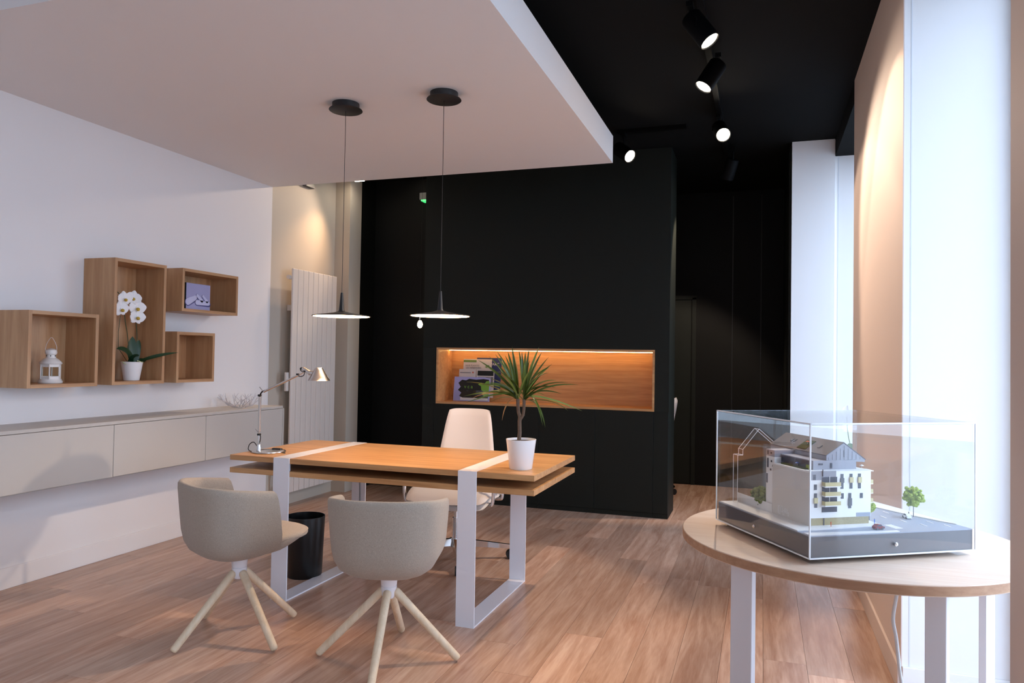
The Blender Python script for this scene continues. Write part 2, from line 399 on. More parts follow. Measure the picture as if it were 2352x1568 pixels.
M['paper'] = plain('paper', '#d6cfc8', .6); M['paper_lilac'] = plain('paper_lilac', '#a6a6d8', .6); M['print_navy'] = plain('print_navy', '#23315f', .6)
M['print_green'] = plain('print_green', '#6f8f4a', .6); M['print_black'] = plain('print_black', '#10130f', .6); M['print_lime'] = plain('print_lime', '#79a83a', .6)
M['print_red'] = plain('print_red', '#d06a4e', .6); M['print_grey'] = plain('print_grey', '#6b6a70', .6); M['print_white'] = plain('print_white', '#e4e0dc', .6)
ROT = (PI / 2, 0, 0)
b, w, h = brochure('brochure', 'navy blue brochure at the back of the niche stand', -2.52, -2.275, 1.0, 1.296, 6.355, [('band', .0, .55, 1, .57, 'print_grey')], 'print_navy')
text('lettering', 'PARC', .035, 'print_white', b, (.015, -.002, .225), ROT)
b, w, h = brochure('brochure', 'cream brochure with a green bar and a leaf drawing in the stand', -2.645, -2.365, .99, 1.282, 6.335, [('green_bar', .0, .9, .46, .97, 'print_green')])
text('lettering', 'SANS PLANTES\n LES HERBIVORES', .021, 'print_grey', b, (-.12, -.002, .225), ROT)
lf = B().prism([(-.02, -.004), (.0, .012), (.024, .018), (.018, .0), (.0, -.01)], 0, .001, lambda x, y, z: (x, -z, y)); lf.make('leaf_print', 'print_green', b, loc=(.095, -.001, .222))
b, w, h = brochure('brochure', 'white brochure with a small red dot and picture in the middle row', -2.672, -2.505, .93, 1.188, 6.30, [('picture', .4, .42, 1, .58, 'print_red'), ('bar', .46, .66, .72, .70, 'print_black'), ('line', .06, .86, .7, .885, 'print_grey')])
B().lathe([(.0, 0), (.008, 0), (.008, .001), (0, .001)], (.055, -.0005, .228), 14, (0, -1, 0)).make('dot', 'print_red', b)
b, w, h = brochure('brochure', 'white framed brochure with a black band in the middle row', -2.498, -2.325, .93, 1.186, 6.302, [('black_band', .06, .78, .96, .96, 'print_black'), ('photo', .08, .48, .96, .74, 'print_grey')])
for i, s in enumerate((.01, .035, .06, .085)): B().mm((-.065 + s, -.0022, .135), (-.05 + s, -.0011, .175)).make('bar', 'print_white', b)
b, w, h = brochure('brochure', 'lilac brochure with a black and lime splash at the front of the stand', -2.70, -2.345, nz0 + t + .004, 1.117, 6.262, [('white_band', .2, .04, .96, .15, 'print_white')], 'paper_lilac')
def blob(n, cx, cy, rx, ry, seed, k=22):
    r = random.Random(seed)
    return [(cx + rx * math.cos(2 * PI * i / k) * r.uniform(.82, 1.12), cy + ry * math.sin(2 * PI * i / k) * r.uniform(.82, 1.12)) for i in range(k)]
flat = lambda x, y, z: (x, -z, y)
B().prism([(-.085, .03), (-.12, .045), (-.10, .075), (-.135, .10), (-.11, .13), (-.135, .165), (-.10, .195), (-.06, .19), (-.03, .205), (.04, .198), (.11, .206), (.165, .2), (.165, .03)], .0006, .0016, flat).make('splash', 'print_black', b)
B().prism([(.17, .19), (.14, .185), (.125, .165), (.085, .172), (.06, .155), (.09, .14), (.095, .105), (.12, .085), (.10, .065), (.13, .045), (.17, .05)], .0008, .0020, flat).make('splash', 'print_lime', b)
text('lettering', 'v c a', .046, 'print_lime', b, (-.075, -.0026, .118), ROT)

# ================================================================== FLOATING CABINET + BOX SHELVES
XC = -3.5535
fc = thing('wall_cabinet', 'long beige floating cabinet along the white wall', 'cabinet', (XL, 0, 0))
dx = XC - XL
B().mm((0, 1.0, .575), (dx - .019, 4.885, .874)).make('carcass', 'cab_gap', fc)
B().mm((0, .998, .875), (dx, 4.887, .894)).bevel(.0012, 1).make('top', 'cab', fc)
B().mm((0, 4.886, .573), (dx, 4.904, .874)).make('side_panel', 'cab', fc)
ys = [1.0, 1.82, 2.56, 3.303, 4.048, 4.885]
for i in range(5):
    B().mm((dx - .018, ys[i] + .0017, .573), (dx, ys[i + 1] - .0017, .8725)).bevel(.0008, 1).make('door', 'cab', fc)
B().mm((0, 1.0, .565), (dx - .02, 4.9, .5745)).make('underside', 'cab', fc)

def wall_box(y0, y1, z0, z1, label):
    w = y1 - y0; h = z1 - z0; d = .244; t = .02
    b = thing('box_shelf', label, 'shelf', (XL + .001, y0, z0), group='oak box shelves on the white wall')
    B().mm((0, 0, 0), (d, t, h)).bevel(.0008, 1).make('side_panel', 'oak_z', b)
    B().mm((0, w - t, 0), (d, w, h)).bevel(.0008, 1).make('side_panel', 'oak_z', b)
    B().mm((0, t, h - t), (d, w - t, h)).bevel(.0008, 1).make('top_panel', 'oak_zy', b)
    B().mm((0, t, 0), (d, w - t, t)).bevel(.0008, 1).make('bottom_panel', 'oak_zy', b)
    B().mm((.0, t, t), (.012, w - t, h - t)).make('back_panel', 'oak_z', b)
    return b
wall_box(2.825, 3.257, 1.097, 1.510, 'square oak box shelf holding the white lantern')
wall_box(3.357, 3.757, 1.099, 1.857, 'tall oak box shelf holding the orchid')
wall_box(3.895, 4.44, 1.573, 1.860, 'wide low oak box shelf holding the canvas picture')
wall_box(3.86, 4.212, 1.099, 1.436, 'small empty square oak box shelf')

# canvas picture (its image is generic curved shapes)
cv = thing('canvas_picture', 'small square black and white canvas picture in the oak box', 'picture', (-3.715, 4.105, 1.594), 0)
B().mm((-.045, -.115, 0), (.018, .115, .18)).bevel(.002, 1).make('stretcher', 'black_matte', cv)
M['print_sky'] = plain('print_sky', '#a3a0c4', .7, noise=.06, scale=9); M['print_skin'] = plain('print_skin', '#c4c2dd', .7, noise=.08, scale=16); M['print_shade'] = plain('print_shade', '#565382', .7)
B().mm((.018, -.113, .001), (.0188, .113, .179)).make('print', 'print_sky', cv)
onp = lambda x, y, z: (.0188 + z, x, y)
def strip(a, b, r0, r1, k=10):
    a, b = V(a), V(b); d = (b - a).normalized(); n = V((-d.y, d.x)); pts = []
    for i in range(k + 1):
        an = PI / 2 + PI * i / k; pts.append(a + d * (r0 * math.cos(an)) + n * (r0 * math.sin(an)))
    for i in range(k + 1):
        an = -PI / 2 + PI * i / k; pts.append(b + d * (r1 * math.cos(an)) + n * (r1 * math.sin(an)))
    return [(p.x, p.y) for p in pts]
for pa, pb, r0, r1 in (((-.095, .052), (-.03, .082), .024, .016), ((-.01, .100), (.035, .066), .010, .012), ((.045, .098), (.085, .064), .009, .011), ((-.01, .052), (.098, .05), .017, .014)):
    B().prism(strip(V(pa) + V((-.001, -.003)), V(pb) + V((.003, -.006)), r0 + .004, r1 + .004), 0, .0004, onp).make('shadow_print', 'print_shade', cv)
    B().prism(strip(pa, pb, r0, r1), .0002, .0009, onp).make('finger_print', 'print_skin', cv)

# lantern
ln = thing('lantern', 'small white metal lantern with glass panes in the square box', 'lantern', (-3.745, 3.045, 1.1175))
B().lathe([(.0, 0), (.057, 0), (.060, .004), (.060, .008), (.055, .012), (.053, .018), (0, .018)], seg=36).make('base', 'white_enamel', ln, 40)
R6 = .050
for i in range(6):
    a0, a1 = PI / 3 * i + .25, PI / 3 * (i + 1) + .25
    p0, p1 = V((R6 * math.cos(a0), R6 * math.sin(a0), 0)), V((R6 * math.cos(a1), R6 * math.sin(a1), 0)); z0, z1 = .018, .082
    B().cyl(p0 + V((0, 0, z0)), p0 + V((0, 0, z1)), .0035, seg=6).make('post', 'white_enamel', ln)
    ed = (p1 - p0).normalized(); rt = Matrix.Rotation(math.atan2(ed.y, ed.x), 3, 'Z')
    for zz in (z0 + .006, z1 - .006):
        q = B(); q.box((p0 + p1) / 2 + V((0, 0, zz)), ((p1 - p0).length - .006, .003, .012), rt); q.make('rail', 'white_enamel', ln)
    q = B(); q.box((p0 + p1) / 2 + V((0, 0, .05)), ((p1 - p0).length - .007, .0015, .04), rt); q.make('pane', 'glass', ln)
B().lathe([(0, .082), (.053, .082), (.056, .086), (.051, .093), (.038, .103), (.025, .110), (.022, .122), (.028, .126), (.030, .133), (.027, .143), (.016, .149), (0, .151)], seg=36).make('roof', 'white_enamel', ln, 40)
for i in range(6):
    a = PI / 3 * i + .3
    B().cyl((.022 * math.cos(a), .022 * math.sin(a), .118), (.0245 * math.cos(a), .0245 * math.sin(a), .118), .003, seg=8).make('vent_hole', 'black_matte', ln)
B().cord([(0, -.03, .134), (0, -.034, .15), (0, -.026, .172), (0, -.008, .194), (0, 0, .197), (0, .008, .194), (0, .026, .172), (0, .034, .15), (0, .03, .134)], .0011, 6).make('handle', 'wire', ln)

ln.scale = (1, 1, 1.28)
# orchid
oc = thing('orchid', 'white orchid in a tapered white pot in the tall oak box', 'plant', (-3.745, 3.60, 1.1195))
B().lathe([(0, 0), (.044, 0), (.046, .003), (.064, .113), (.065, .116), (.062, .116), (.059, .108), (0, .108)], seg=40).make('pot', 'white_ceramic', oc, 40)
B().lathe([(0, .1), (.0595, .1), (.057, .109), (0, .112)], seg=24).make('bark', 'soil', oc, 40)
def strap(pts, w, mat, name, parent, fold=.12, up_=V((0, 0, 1)), thick=.0, ndiv=10):
    """leaf along a quadratic bezier, three verts across with a fold"""
    p0, p1, p2 = [V(p) for p in pts]; rows = []
    for i in range(ndiv + 1):
        s = i / ndiv
        p = p0 * (1 - s) ** 2 + p1 * 2 * s * (1 - s) + p2 * s * s
        tg = ((p1 - p0) * (1 - s) + (p2 - p1) * s).normalized()
        sd = tg.cross(up_)
        sd = sd.normalized() if sd.length > 1e-4 else V((1, 0, 0))
        nn = sd.cross(tg)
        ww = w * (math.sin(PI * min(1, s * .86 + .14)) ** .75 + .02) / 2
        rows.append([p - sd * ww + nn * ww * fold * 2, p - nn * .0006, p + sd * ww + nn * ww * fold * 2])
    b = B(); b.grid(rows)
    return b.make(name, mat, parent, 60)
for pts, w in (([(0, 0, .11), (.03, -.06, .20), (.05, -.165, .195)], .055), ([(0, .01, .11), (-.005, .0, .20), (.005, -.005, .275)], .062), ([(0, .03, .11), (-.0, .03, .21), (.0, .055, .255)], .045),
               ([(.0, .03, .11), (.145, .055, .165), (.15, .225, .178)], .024), ([(0, -.02, .11), (.05, -.02, .16), (.09, -.04, .15)], .045), ([(0, .02, .11), (-.04, .1, .12), (-.03, .15, .13)], .04)):
    strap(pts, w, 'orchid_leaf', 'leaf', oc, up_=V((.7, -.45, .55)))
for pts in ([(0, -.02, .11), (.005, -.04, .26), (.008, -.065, .36), (.01, -.085, .45), (.012, -.12, .53), (.014, -.15, .545)], [(0, .02, .11), (.005, .03, .26), (.008, .018, .35), (.01, .01, .43), (.01, .0, .5), (.012, -.02, .53)]):
    B().cord(pts, .0025, 6).make('stem', 'orchid_stem', oc)
B().tube([(0, -.03, .11), (.0, -.105, .2), (.002, -.11, .3), (.004, -.10, .40)], .0016, 6).make('stem', 'orchid_stem', oc)
for a, pp in ((0, [(0, -.06, .105), (.03, -.1, .118), (.05, -.09, .10)]), (1, [(.05, .0, .108), (.075, -.03, .125), (.09, .0, .112)])): B().tube(pp, .002, 6).make('root', 'bud', oc)
pet = []
def flower(loc, s, rz, rx, i):
    f = B().lathe([(0, -.003), (.006, -.002), (.006, .003), (0, .004)], seg=10, axis=(1, 0, 0)).make('flower', 'petal', oc); f.location = loc; f.rotation_euler = (rx, 0, rz); f.scale = (s * 1.12, s * 1.12, s * 1.12)
    for kk, (an, L, W) in enumerate(((.12, .042, .054), (PI - .12, .042, .054), (PI / 2, .042, .034), (-PI * .30, .038, .032), (-PI * .70, .038, .032))):
        rows = []
        for a in range(7):
            sx = a / 6; r = L * sx; hw = W / 2 * math.sin(PI * min(.97, .12 + sx * .86)) ** .6
            rows.append([V((.010 * sx * sx * (1 if kk < 2 else -.5) - .004 * (2 * b_ / 4 - 1) ** 2, r * math.cos(an) - hw * (2 * b_ / 4 - 1) * math.sin(an), r * math.sin(an) + hw * (2 * b_ / 4 - 1) * math.cos(an))) for b_ in range(5)])
        q = B(); q.grid(rows); q.make('petal', 'petal', f, 60)
    q = B(); q.lathe([(.002, 0), (.008, .004), (.009, .010), (.004, .018), (0, .02)], (0.003, 0, -.004), 10, (1, 0, -.6)); q.make('lip', 'lip', f, 60)
for i, (fy, fz, s, rz, rx) in enumerate(((-.095, .505, 1.0, -.25, .1), (-.03, .515, 1.0, -.5, -.2), (-.12, .440, 1.05, -.1, .15), (.0, .455, 1.15, -.3, 0), (.003, .398, 1.1, -.2, -.1), (.018, .485, .8, .3, .3), (.03, .43, .8, .4, 0))):
    flower((.03 - (.02 if i > 4 else 0), fy, fz), s, rz, rx, i)
B().lathe([(0, 0), (.008, .006), (.011, .014), (.007, .024), (0, .028)], (.014, -.150, .545), 12, (0, -.2, 1)).make('bud', 'bud', oc, 60)

# wire bowl
bw = thing('wire_bowl', 'silver branching wire fruit bowl on the beige cabinet', 'bowl', (-3.70, 4.57, .8945))
B().lathe([(.045, 0), (.06, 0), (.06, .004), (.045, .004), (.045, 0)], seg=28, cap=False).make('foot_ring', 'white_enamel', bw)
rw = random.Random(4); q = B()
for i in range(22):
    a = 2 * PI * i / 22
    prof = [(.045, .003), (.115, .018), (.17, .05), (.192, .092)]
    aa = a; pts = []
    for kx, (r, z) in enumerate(prof):
        aa += rw.uniform(-.16, .16); pts.append((r * math.cos(aa), r * math.sin(aa), z + rw.uniform(-.006, .006)))
    q.tube(pts, .0028, 6, rr=[.0034, .003, .0026, .0018])
    for kx in (1, 2):
        sgn = 1 if rw.random() < .5 else -1; b0 = pts[kx]; r, z = prof[kx]; a2 = math.atan2(b0[1], b0[0]) + sgn * rw.uniform(.16, .3)
        r2 = r + rw.uniform(.03, .05); q.tube([b0, (r2 * math.cos(a2), r2 * math.sin(a2), z + rw.uniform(.02, .045))], .0022, 6, rr=[.0026, .0017])
o = q.make('branches', 'wire', bw, 50); bw.scale = (.76, .76, 1.05)

# ================================================================== RADIATOR
rd = thing('radiator', 'tall white vertical slat radiator on the beige wall', 'radiator', (-3.893, 5.302, .125))
sl = B().mm((.093, .0025, 0), (.111, .0732, 1.905)).bevel(.004, 2).mesh('slat'); sl.materials.append(M['rad'])
for i in range(9):
    o = D.objects.new('slat', sl); COL.objects.link(o); o.parent = rd; o.location = (0, i * .0757, 0)
for z in (.06, 1.83): B().cyl((.075, -.02, z), (.075, .69, z), .018, seg=14).make('header_pipe', 'rad', rd, 40)
for z in (.35, 1.55): B().mm((.0, .08, z), (.06, .13, z + .05)).make('bracket', 'rad', rd); B().mm((.0, .55, z), (.06, .6, z + .05)).make('bracket', 'rad', rd)
B().mm((.070, -.036, .86), (.093, -.003, 1.02)).bevel(.004, 2).make('thermostat', 'rad', rd)
vp = B().cyl((.055, -.10, -.02), (.055, -.10, .14), .012, seg=12).cyl((.055, -.1, .05), (.055, -.03, .05), .009, seg=10).make('valve', 'chrome', rd, 40)
B().cyl((.055, -.10, .14), (.055, -.10, .22), .018, seg=12).make('valve_head', 'rad', rd, 40)
B().cyl((.055, -.10, -.122), (.055, -.10, -.02), .007, seg=8).make('pipe', 'rad', rd)
tag(B().mm((XL - .011, 5.567, 2.80), (XL + .03, 5.700, 2.93)).bevel(.003, 1).make('junction_box', 'dark_grey'), 'small grey box high on the beige wall under the ceiling panel', 'box')

# ================================================================== DESK
dk = thing('desk', 'oak double-top desk with white band legs', 'desk', (-1.875, 3.708, 0))
hx, hy = .8675, .395
B().mm((-hx, -hy, .7195), (hx, hy, .7477)).bevel(.0008, 1).make('desktop', 'oak_x', dk)
B().mm((-hx, -hy, .6514), (hx, hy, .6787)).bevel(.0008, 1).make('lower_top', 'oak_x', dk)
for xa, xb in ((-.58, -.4835), (.4825, .578)):
    q = B(); y0, y1, z1, tk = -hy - .008, hy + .008, .7489, .0075
    q.mm((xa, y0, 0), (xb, y0 + tk, z1)).mm((xa, y1 - tk, 0), (xb, y1, z1)).mm((xa, y0 + tk, 0), (xb, y1 - tk, tk)).mm((xa, y0 + tk, z1 - .0011), (xb, y1 - tk, z1))
    q.make('band_leg', 'white_metal', dk)
    for sy in (-1, 1):
        B().mm((xa + .01, sy * (hy - .012) - .012, .6788), (xb - .012, sy * (hy - .012) + .012, .7194)).make('spacer', 'white_metal', dk)
B().cord([(-.53, .372, .65), (-.525, .37, .6), (-.505, .366, .5), (-.50, .362, .35), (-.5, .36, .15), (-.50, .33, .012)], .006, 8).make('cable', 'cord_grey', dk, 40)

# waste bin
bn = thing('waste_bin', 'black round waste bin under the desk', 'bin', (-2.545, 3.74, .0))
B().lathe([(0, .0), (.098, .0), (.10, .004), (.113, .345), (.113, .349), (.110, .349), (.097, .008), (0, .008)], seg=44).make('body', 'black_plastic', bn, 40)

# ================================================================== TUB CHAIRS
def tub_chair(label, loc, rz, base_rz):
    ch = thing('tub_chair', label, 'chair', (loc[0], loc[1], 0), rz, 'beige tub chairs in front of the desk')
    hw, yc, bb, n = .236, -.03, .215, 2.7
    def path(off, yf, k=30):
        pts = []
        pts.append((hw + off, yf)); pts.append((hw + off, yf * .5 + yc * .5))
        for i in range(k + 1):
            a = PI * i / k; c, s = math.cos(a), math.sin(a)
            pts.append(((hw + off) * math.copysign(abs(c) ** (2 / n), c), yc - (bb + off) * abs(s) ** (2 / n)))
        pts.append((-(hw + off), yf * .5 + yc * .5)); pts.append((-(hw + off), yf))
        return pts
    def lift(y):
        u = max(0, min(1, (y + .02) / .30)); return .045 * u * u * (3 - 2 * u)
    prof = [(.368, .05, -.11, .09), (.368, .5, -.11, .09), (.370, .85, -.11, .09), (.377, 1, -.102, .095), (.391, 1, -.068, .098), (.413, 1, -.038, .098), (.45, 1, -.018, .095), (.50, 1, -.007, .09), (.57, 1, 0, .08), (.64, 1, .006, .068), (.685, 1, .010, .058), (.706, 1, .010, .050), (.7155, 1, .005, .042), (.718, 1, -.003, .040),
            (.7155, 1, -.012, .042), (.704, 1, -.019, .050), (.68, 1, -.022, .058), (.60, 1, -.028, .075), (.52, 1, -.034, .088), (.46, 1, -.04, .095), (.43, 1, -.05, .095)]
    b = B(); rows = []
    for z, sc_, off, yf in prof:
        row = []
        for x, y in path(off, yf):
            x *= sc_; y = -.02 + (y + .02) * sc_
            row.append(V((x, y, z - .03 * max(0, min(1, (z - .43) / .25)) * max(0, (y + .2) / .24) + lift(y) * max(0, min(1, (.48 - z) / .1)))))
        rows.append(row)
    vr = b.grid(rows)
    for e in (0, -1):                     # close the arm fronts
        b.bm.faces.new([r[e] for r in vr[3:]])
    b.make('shell', 'fabric', ch, 70)
    def dplan(s, k=26):
        pts = []
        for i in range(k):
            a = PI * i / (k - 1); c, sn = math.cos(a), math.sin(a)
            pts.append((hw * .93 * math.copysign(abs(c) ** (2 / n), c) * s, (yc - .195 * abs(sn) ** (2 / n) * s) if True else 0))
        fr = []
        for i in range(1, k - 1):
            a = PI + PI * i / (k - 1); c, sn = math.cos(a), math.sin(a)
            fr.append((hw * .93 * math.copysign(abs(c) ** (2 / 2.5), c) * s, yc + .345 * abs(sn) ** (2 / 2.5) * s))
        return pts + fr
    def narrow(x, y):
        u = max(0, min(1, (y + .03) / .15)); return x * (.70 + .29 * u * u * (3 - 2 * u))
    b = B(); rows = []
    for s, z in ((.02, .376), (.45, .376), (.75, .380), (.88, .388), (.96, .402), (.995, .425), (1.0, .436), (.97, .440)):
        rows.append([V((narrow(x, y), y * (.8 if y < 0 else 1), z + lift(y) * (1 if s > .3 else 1) * min(1, (.47 - z) / .06))) for x, y in dplan(s)])
    b.grid(rows, True, True); b.make('seat_shell', 'fabric', ch, 70)
    b = B(); rows = []
    for s, z in ((.95, .438), (.985, .444), (.995, .453), (.98, .463), (.93, .470), (.75, .477), (.4, .478), (.02, .478)):
        rows.append([V((x, y, z - .006 * max(0, (y - .12) / .18) ** 2 + .004)) for x, y in dplan(s)])
    b.grid(rows, True, True); b.make('seat_cushion', 'fabric', ch, 70)
    B().lathe([(0, .262), (.024, .262), (.030, .272), (.034, .30), (.034, .312), (.0315, .313), (.0315, .3155), (.034, .3165), (.036, .34), (.043, .372), (0, .372)], seg=28).make('swivel_column', 'white_metal', ch, 40)
    for i in range(4):
        a = base_rz - rz + PI / 2 * i
        b = B().cyl((.305 * math.cos(a), .305 * math.sin(a), .010), (.024 * math.cos(a), .024 * math.sin(a), .296), .0165, .018, 18, True)
        b.make('leg', 'ash', ch, 60)
    return ch
tub_chair('beige felt tub chair turned sideways, beside the long wall cabinet', (-2.285, 2.842), math.radians(-26), math.radians(-111))
tub_chair('beige felt tub chair seen from behind, in front of the desk', (-1.512, 2.848), math.radians(15), math.radians(-74))

# ================================================================== OFFICE CHAIRS
def pad(fx, fy, ft, nu=24, nv=20):
    """closed cushion: fx(u,v), fy(u,v) -> (p, normal-thickness vector)"""
    rows_a, rows_b = [], []
    for j in range(nv + 1):
        v = -1 + 2 * j / nv; ra, rb = [], []
        for i in range(nu + 1):
            u = -1 + 2 * i / nu
            p, nrm = fx(u, v)
            t = ft * max(.0, 1 - abs(u) ** 8) ** .5 * max(0, 1 - abs(v) ** 8) ** .5
            ra.append(p + nrm * t); rb.append(p - nrm * t)
        rows_a.append(ra); rows_b.append(rb)
    b = B(); b.grid(rows_a); b.grid(rows_b); bmesh.ops.remove_doubles(b.bm, verts=b.bm.verts, dist=.0006); return b
def round_sq(u, v, e=.08):
    # squares the corners off smoothly
    return u * math.sqrt(max(0, 1 - e * v ** 6)), v * math.sqrt(max(0, 1 - e * u ** 6))
def office_chair(label, loc, rz, base):
    c = thing('office_chair', label, 'chair', (loc[0], loc[1], 0), rz, 'white office chairs')
    def back(u, v):
        u, v = round_sq(u, v)
        z = .693 + .255 * v; w = .215 - .068 * (v * .5 + .5) ** 1.2
        y = -.205 - .095 * (v * .5 + .5) + .035 * (u * u) + .05 * max(0, -v - .3) ** 2
        return V((u * w, y, z)), V((0, 1, .12))
    pad(back, None, .019).make('backrest', 'leather', c, 70)
    def seat(u, v):
        u, v = round_sq(u, v)
        z = .446 - .055 * max(0, v - .1) ** 2 + .012 * u * u
        return V((u * (.285 - .03 * abs(v)), v * .25 + .02, z)), V((0, .15 * max(0, v), 1))
    pad(seat, None, .026).make('seat', 'leather', c, 70)
    def shellf(u, v):
        p, q = seat(u, v); return p - V((0, 0, .036)), q
    pad(shellf, None, .010).make('seat_shell', 'white_enamel', c, 70)
    for s in (-1, 1):
        B().cord([(s * .2, -.05, .40), (s * .27, -.05, .395), (s * .29, -.05, .42), (s * .295, -.05, .60), (s * .29, -.02, .625), (s * .288, .14, .628), (s * .288, .175, .60), (s * .285, .175, .42), (s * .26, .175, .392), (s * .2, .15, .395)], .011, 10).make('armrest', 'chrome', c, 50)
    B().cyl((0, 0, .13), (0, 0, .27), .025, seg=18).cyl((0, 0, .27), (0, 0, .40), .016, seg=16).make('column', 'chrome', c, 40)
    B().mm((-.09, -.1, .385), (.09, .1, .405)).bevel(.004, 1).make('mechanism', 'black_plastic', c)
    B().cyl((0, 0, .09), (0, 0, .14), .045, .03, 20).make('hub', 'chrome', c, 40)
    for i in range(4):
        a = PI / 2 * i + base - rz
        d = V((math.cos(a), math.sin(a), 0)); sd = V((-d.y, d.x, 0)); q = B(); rows = []
        for s, wv, hh, z in ((.03, .026, .022, .115), (.19, .021, .017, .098), (.355, .016, .012, .080), (.37, .010, .006, .078)):
            rows.append([d * s + sd * wv + V((0, 0, z - hh)), d * s - sd * wv + V((0, 0, z - hh)), d * s - sd * wv * .6 + V((0, 0, z + hh)), d * s + sd * wv * .6 + V((0, 0, z + hh))])
        q.grid(rows, True, True); arm = q.make('base_arm', 'chrome', c)
        q = B()
        for s in (-.012, .012): q.cyl(d * .355 + sd * (s - .009) + V((0, 0, .0295)), d * .355 + sd * (s + .009) + V((0, 0, .0295)), .029, seg=20)
        q.cyl(d * .355 + V((0, 0, .04)), d * .355 + V((0, 0, .075)), .006, seg=8)
        q.make('caster', 'black_rubber', c, 40)
    return c
office_chair('white leather office chair behind the desk', (-1.852, 4.38), PI + .10, math.radians(26))
office_chair('second white office chair mostly hidden behind the black cabinet block', (-1.058, 7.02), PI / 2, PI / 4)

# ================================================================== DESK LAMP
lp = thing('desk_lamp', 'aluminium adjustable desk lamp on the left end of the desk', 'lamp', (-2.617, 3.475, .7482))
B().lathe([(0, 0), (.086, 0), (.089, .004), (.088, .008), (.078, .0105), (.02, .0115), (0, .0115)], seg=48).make('base', 'alu', lp, 40)
sx, sy = -.043, -.028
B().lathe([(0, .01), (.0135, .01), (.0125, .03), (.010, .044), (.004, .047), (0, .047)], (sx, sy, 0), 20).make('stem_socket', 'chrome', lp, 40)
B().cyl((sx, sy, .04), (sx, sy, .098), .0042, seg=12).make('stem', 'chrome', lp, 40)
B().cyl((sx, sy - .010, .100), (sx, sy + .010, .100), .0062, seg=14).make('joint', 'black_plastic', lp, 40)
B().cyl((sx, sy, .104), (sx - .026, sy, .128), .0028, seg=8).make('lever', 'chrome', lp, 40)
B().mm((sx - .0065, sy - .0065, .115), (sx + .0065, sy + .0065, .312)).bevel(.002, 2).make('lower_arm', 'alu', lp)
B().cyl((sx - .002, sy - .010, .318), (sx - .002, sy + .010, .318), .0062, seg=14).make('joint', 'black_plastic', lp, 40)
B().tube([(sx, sy, .312), (sx + .004, sy, .326), (sx + .012, sy, .337), (sx + .03, sy, .345)], .0045, 8).make('elbow', 'black_plastic', lp, 40)
B().cyl((sx + .022, sy, .338), (sx - .004, sy, .364), .0028, seg=8).make('lever', 'chrome', lp, 40)
B().cyl((sx + .025, sy, .339), (sx + .250, sy, .437), .0062, .0062, 12).make('upper_arm', 'alu', lp, 40)
B().cyl((sx + .245, sy - .009, .441), (sx + .245, sy + .009, .441), .005, seg=12).make('joint', 'black_plastic', lp, 40)
B().cyl((sx + .25, sy, .437), (sx + .29, sy, .456), .0032, seg=8).make('lever', 'chrome', lp, 40)
hd = B().cyl((sx + .277, sy, .474), (sx + .325, sy, .449), .0115, .0135, 16).make('head_joint', 'alu', lp, 40)
B().cyl((sx + .268, sy - .007, .472), (sx + .268, sy + .007, .472), .0062, seg=12).make('joint', 'black_plastic', lp, 40)
B().cyl((sx + .296, sy - .016, .459), (sx + .296, sy - .010, .459), .005, seg=12).make('joint', 'black_plastic', lp, 40)
B().cord([(sx + .25, sy, .431), (sx + .268, sy, .430), (sx + .284, sy, .437), (sx + .287, sy, .452), (sx + .275, sy, .456), (sx + .262, sy, .464), (sx + .263, sy, .476), (sx + .27, sy, .479)], .0024, 6).make('cord', 'black_plastic', lp, 40)
# shade: a cone leaning so that its top is cut on the slant
q = B(); rows = []
for k, (r, z, ox) in enumerate(((.0605, .4105, 0), (.0580, .4125, 0), (.050, .427, -.001), (.037, .449, -.002), (.0215, .4755, -.003), (.018, .4795, -.003), (.010, .481, -.003), (.0005, .481, -.003))):
    rows.append([V((sx + .381 + ox + r * math.cos(2 * PI * i / 36), sy + r * math.sin(2 * PI * i / 36), z)) for i in range(36)])
q.grid(rows, True); rows2 = [[V((p.x, p.y, p.z)) for p in rows[0]], [V((sx + .381 + .053 * math.cos(2 * PI * i / 36), sy + .053 * math.sin(2 * PI * i / 36), .416)) for i in range(36)], [V((sx + .379 + .024 * math.cos(2 * PI * i / 36), sy + .028 * math.sin(2 * PI * i / 36), .468)) for i in range(36)]]
q.grid(rows2, True); q.make('shade', 'alu', lp, 40)
B().cyl((sx + .318, sy, .452), (sx + .362, sy, .446), .012, .016, 16).make('shade_neck', 'alu', lp, 40)
q = B().cord([(sx - .004, sy, .02), (sx - .03, sy + .01, .045), (sx - .055, sy + .02, .052), (sx - .078, sy + .02, .038), (sx - .078, sy + .01, .014), (sx - .05, sy - .005, .004), (sx - .01, sy - .01, .006), (sx + .0, sy + .02, .012), (sx + .02, sy + .06, .010), (sx + .035, sy + .08, .010)], .0026, 8)
q.make('cord', 'black_plastic', lp, 50)
B().mm((sx + .03, sy + .072, .002), (sx + .092, sy + .094, .018)).bevel(.005, 2).make('cord_switch', 'black_plastic', lp, 50)
B().cord([(sx + .09, sy + .083, .010), (sx + .115, sy + .083, .008), (sx + .125, sy + .07, .004), (sx + .122, sy + .05, .003), (sx + .16, sy + .02, .0026)], .0026, 8).make('cord', 'black_plastic', lp, 50)
B().cord([(sx, sy, .098), (sx + .010, sy, .09), (sx + .008, sy, .065), (sx + .003, sy, .05)], .0024, 6).make('cord', 'black_plastic', lp, 50)

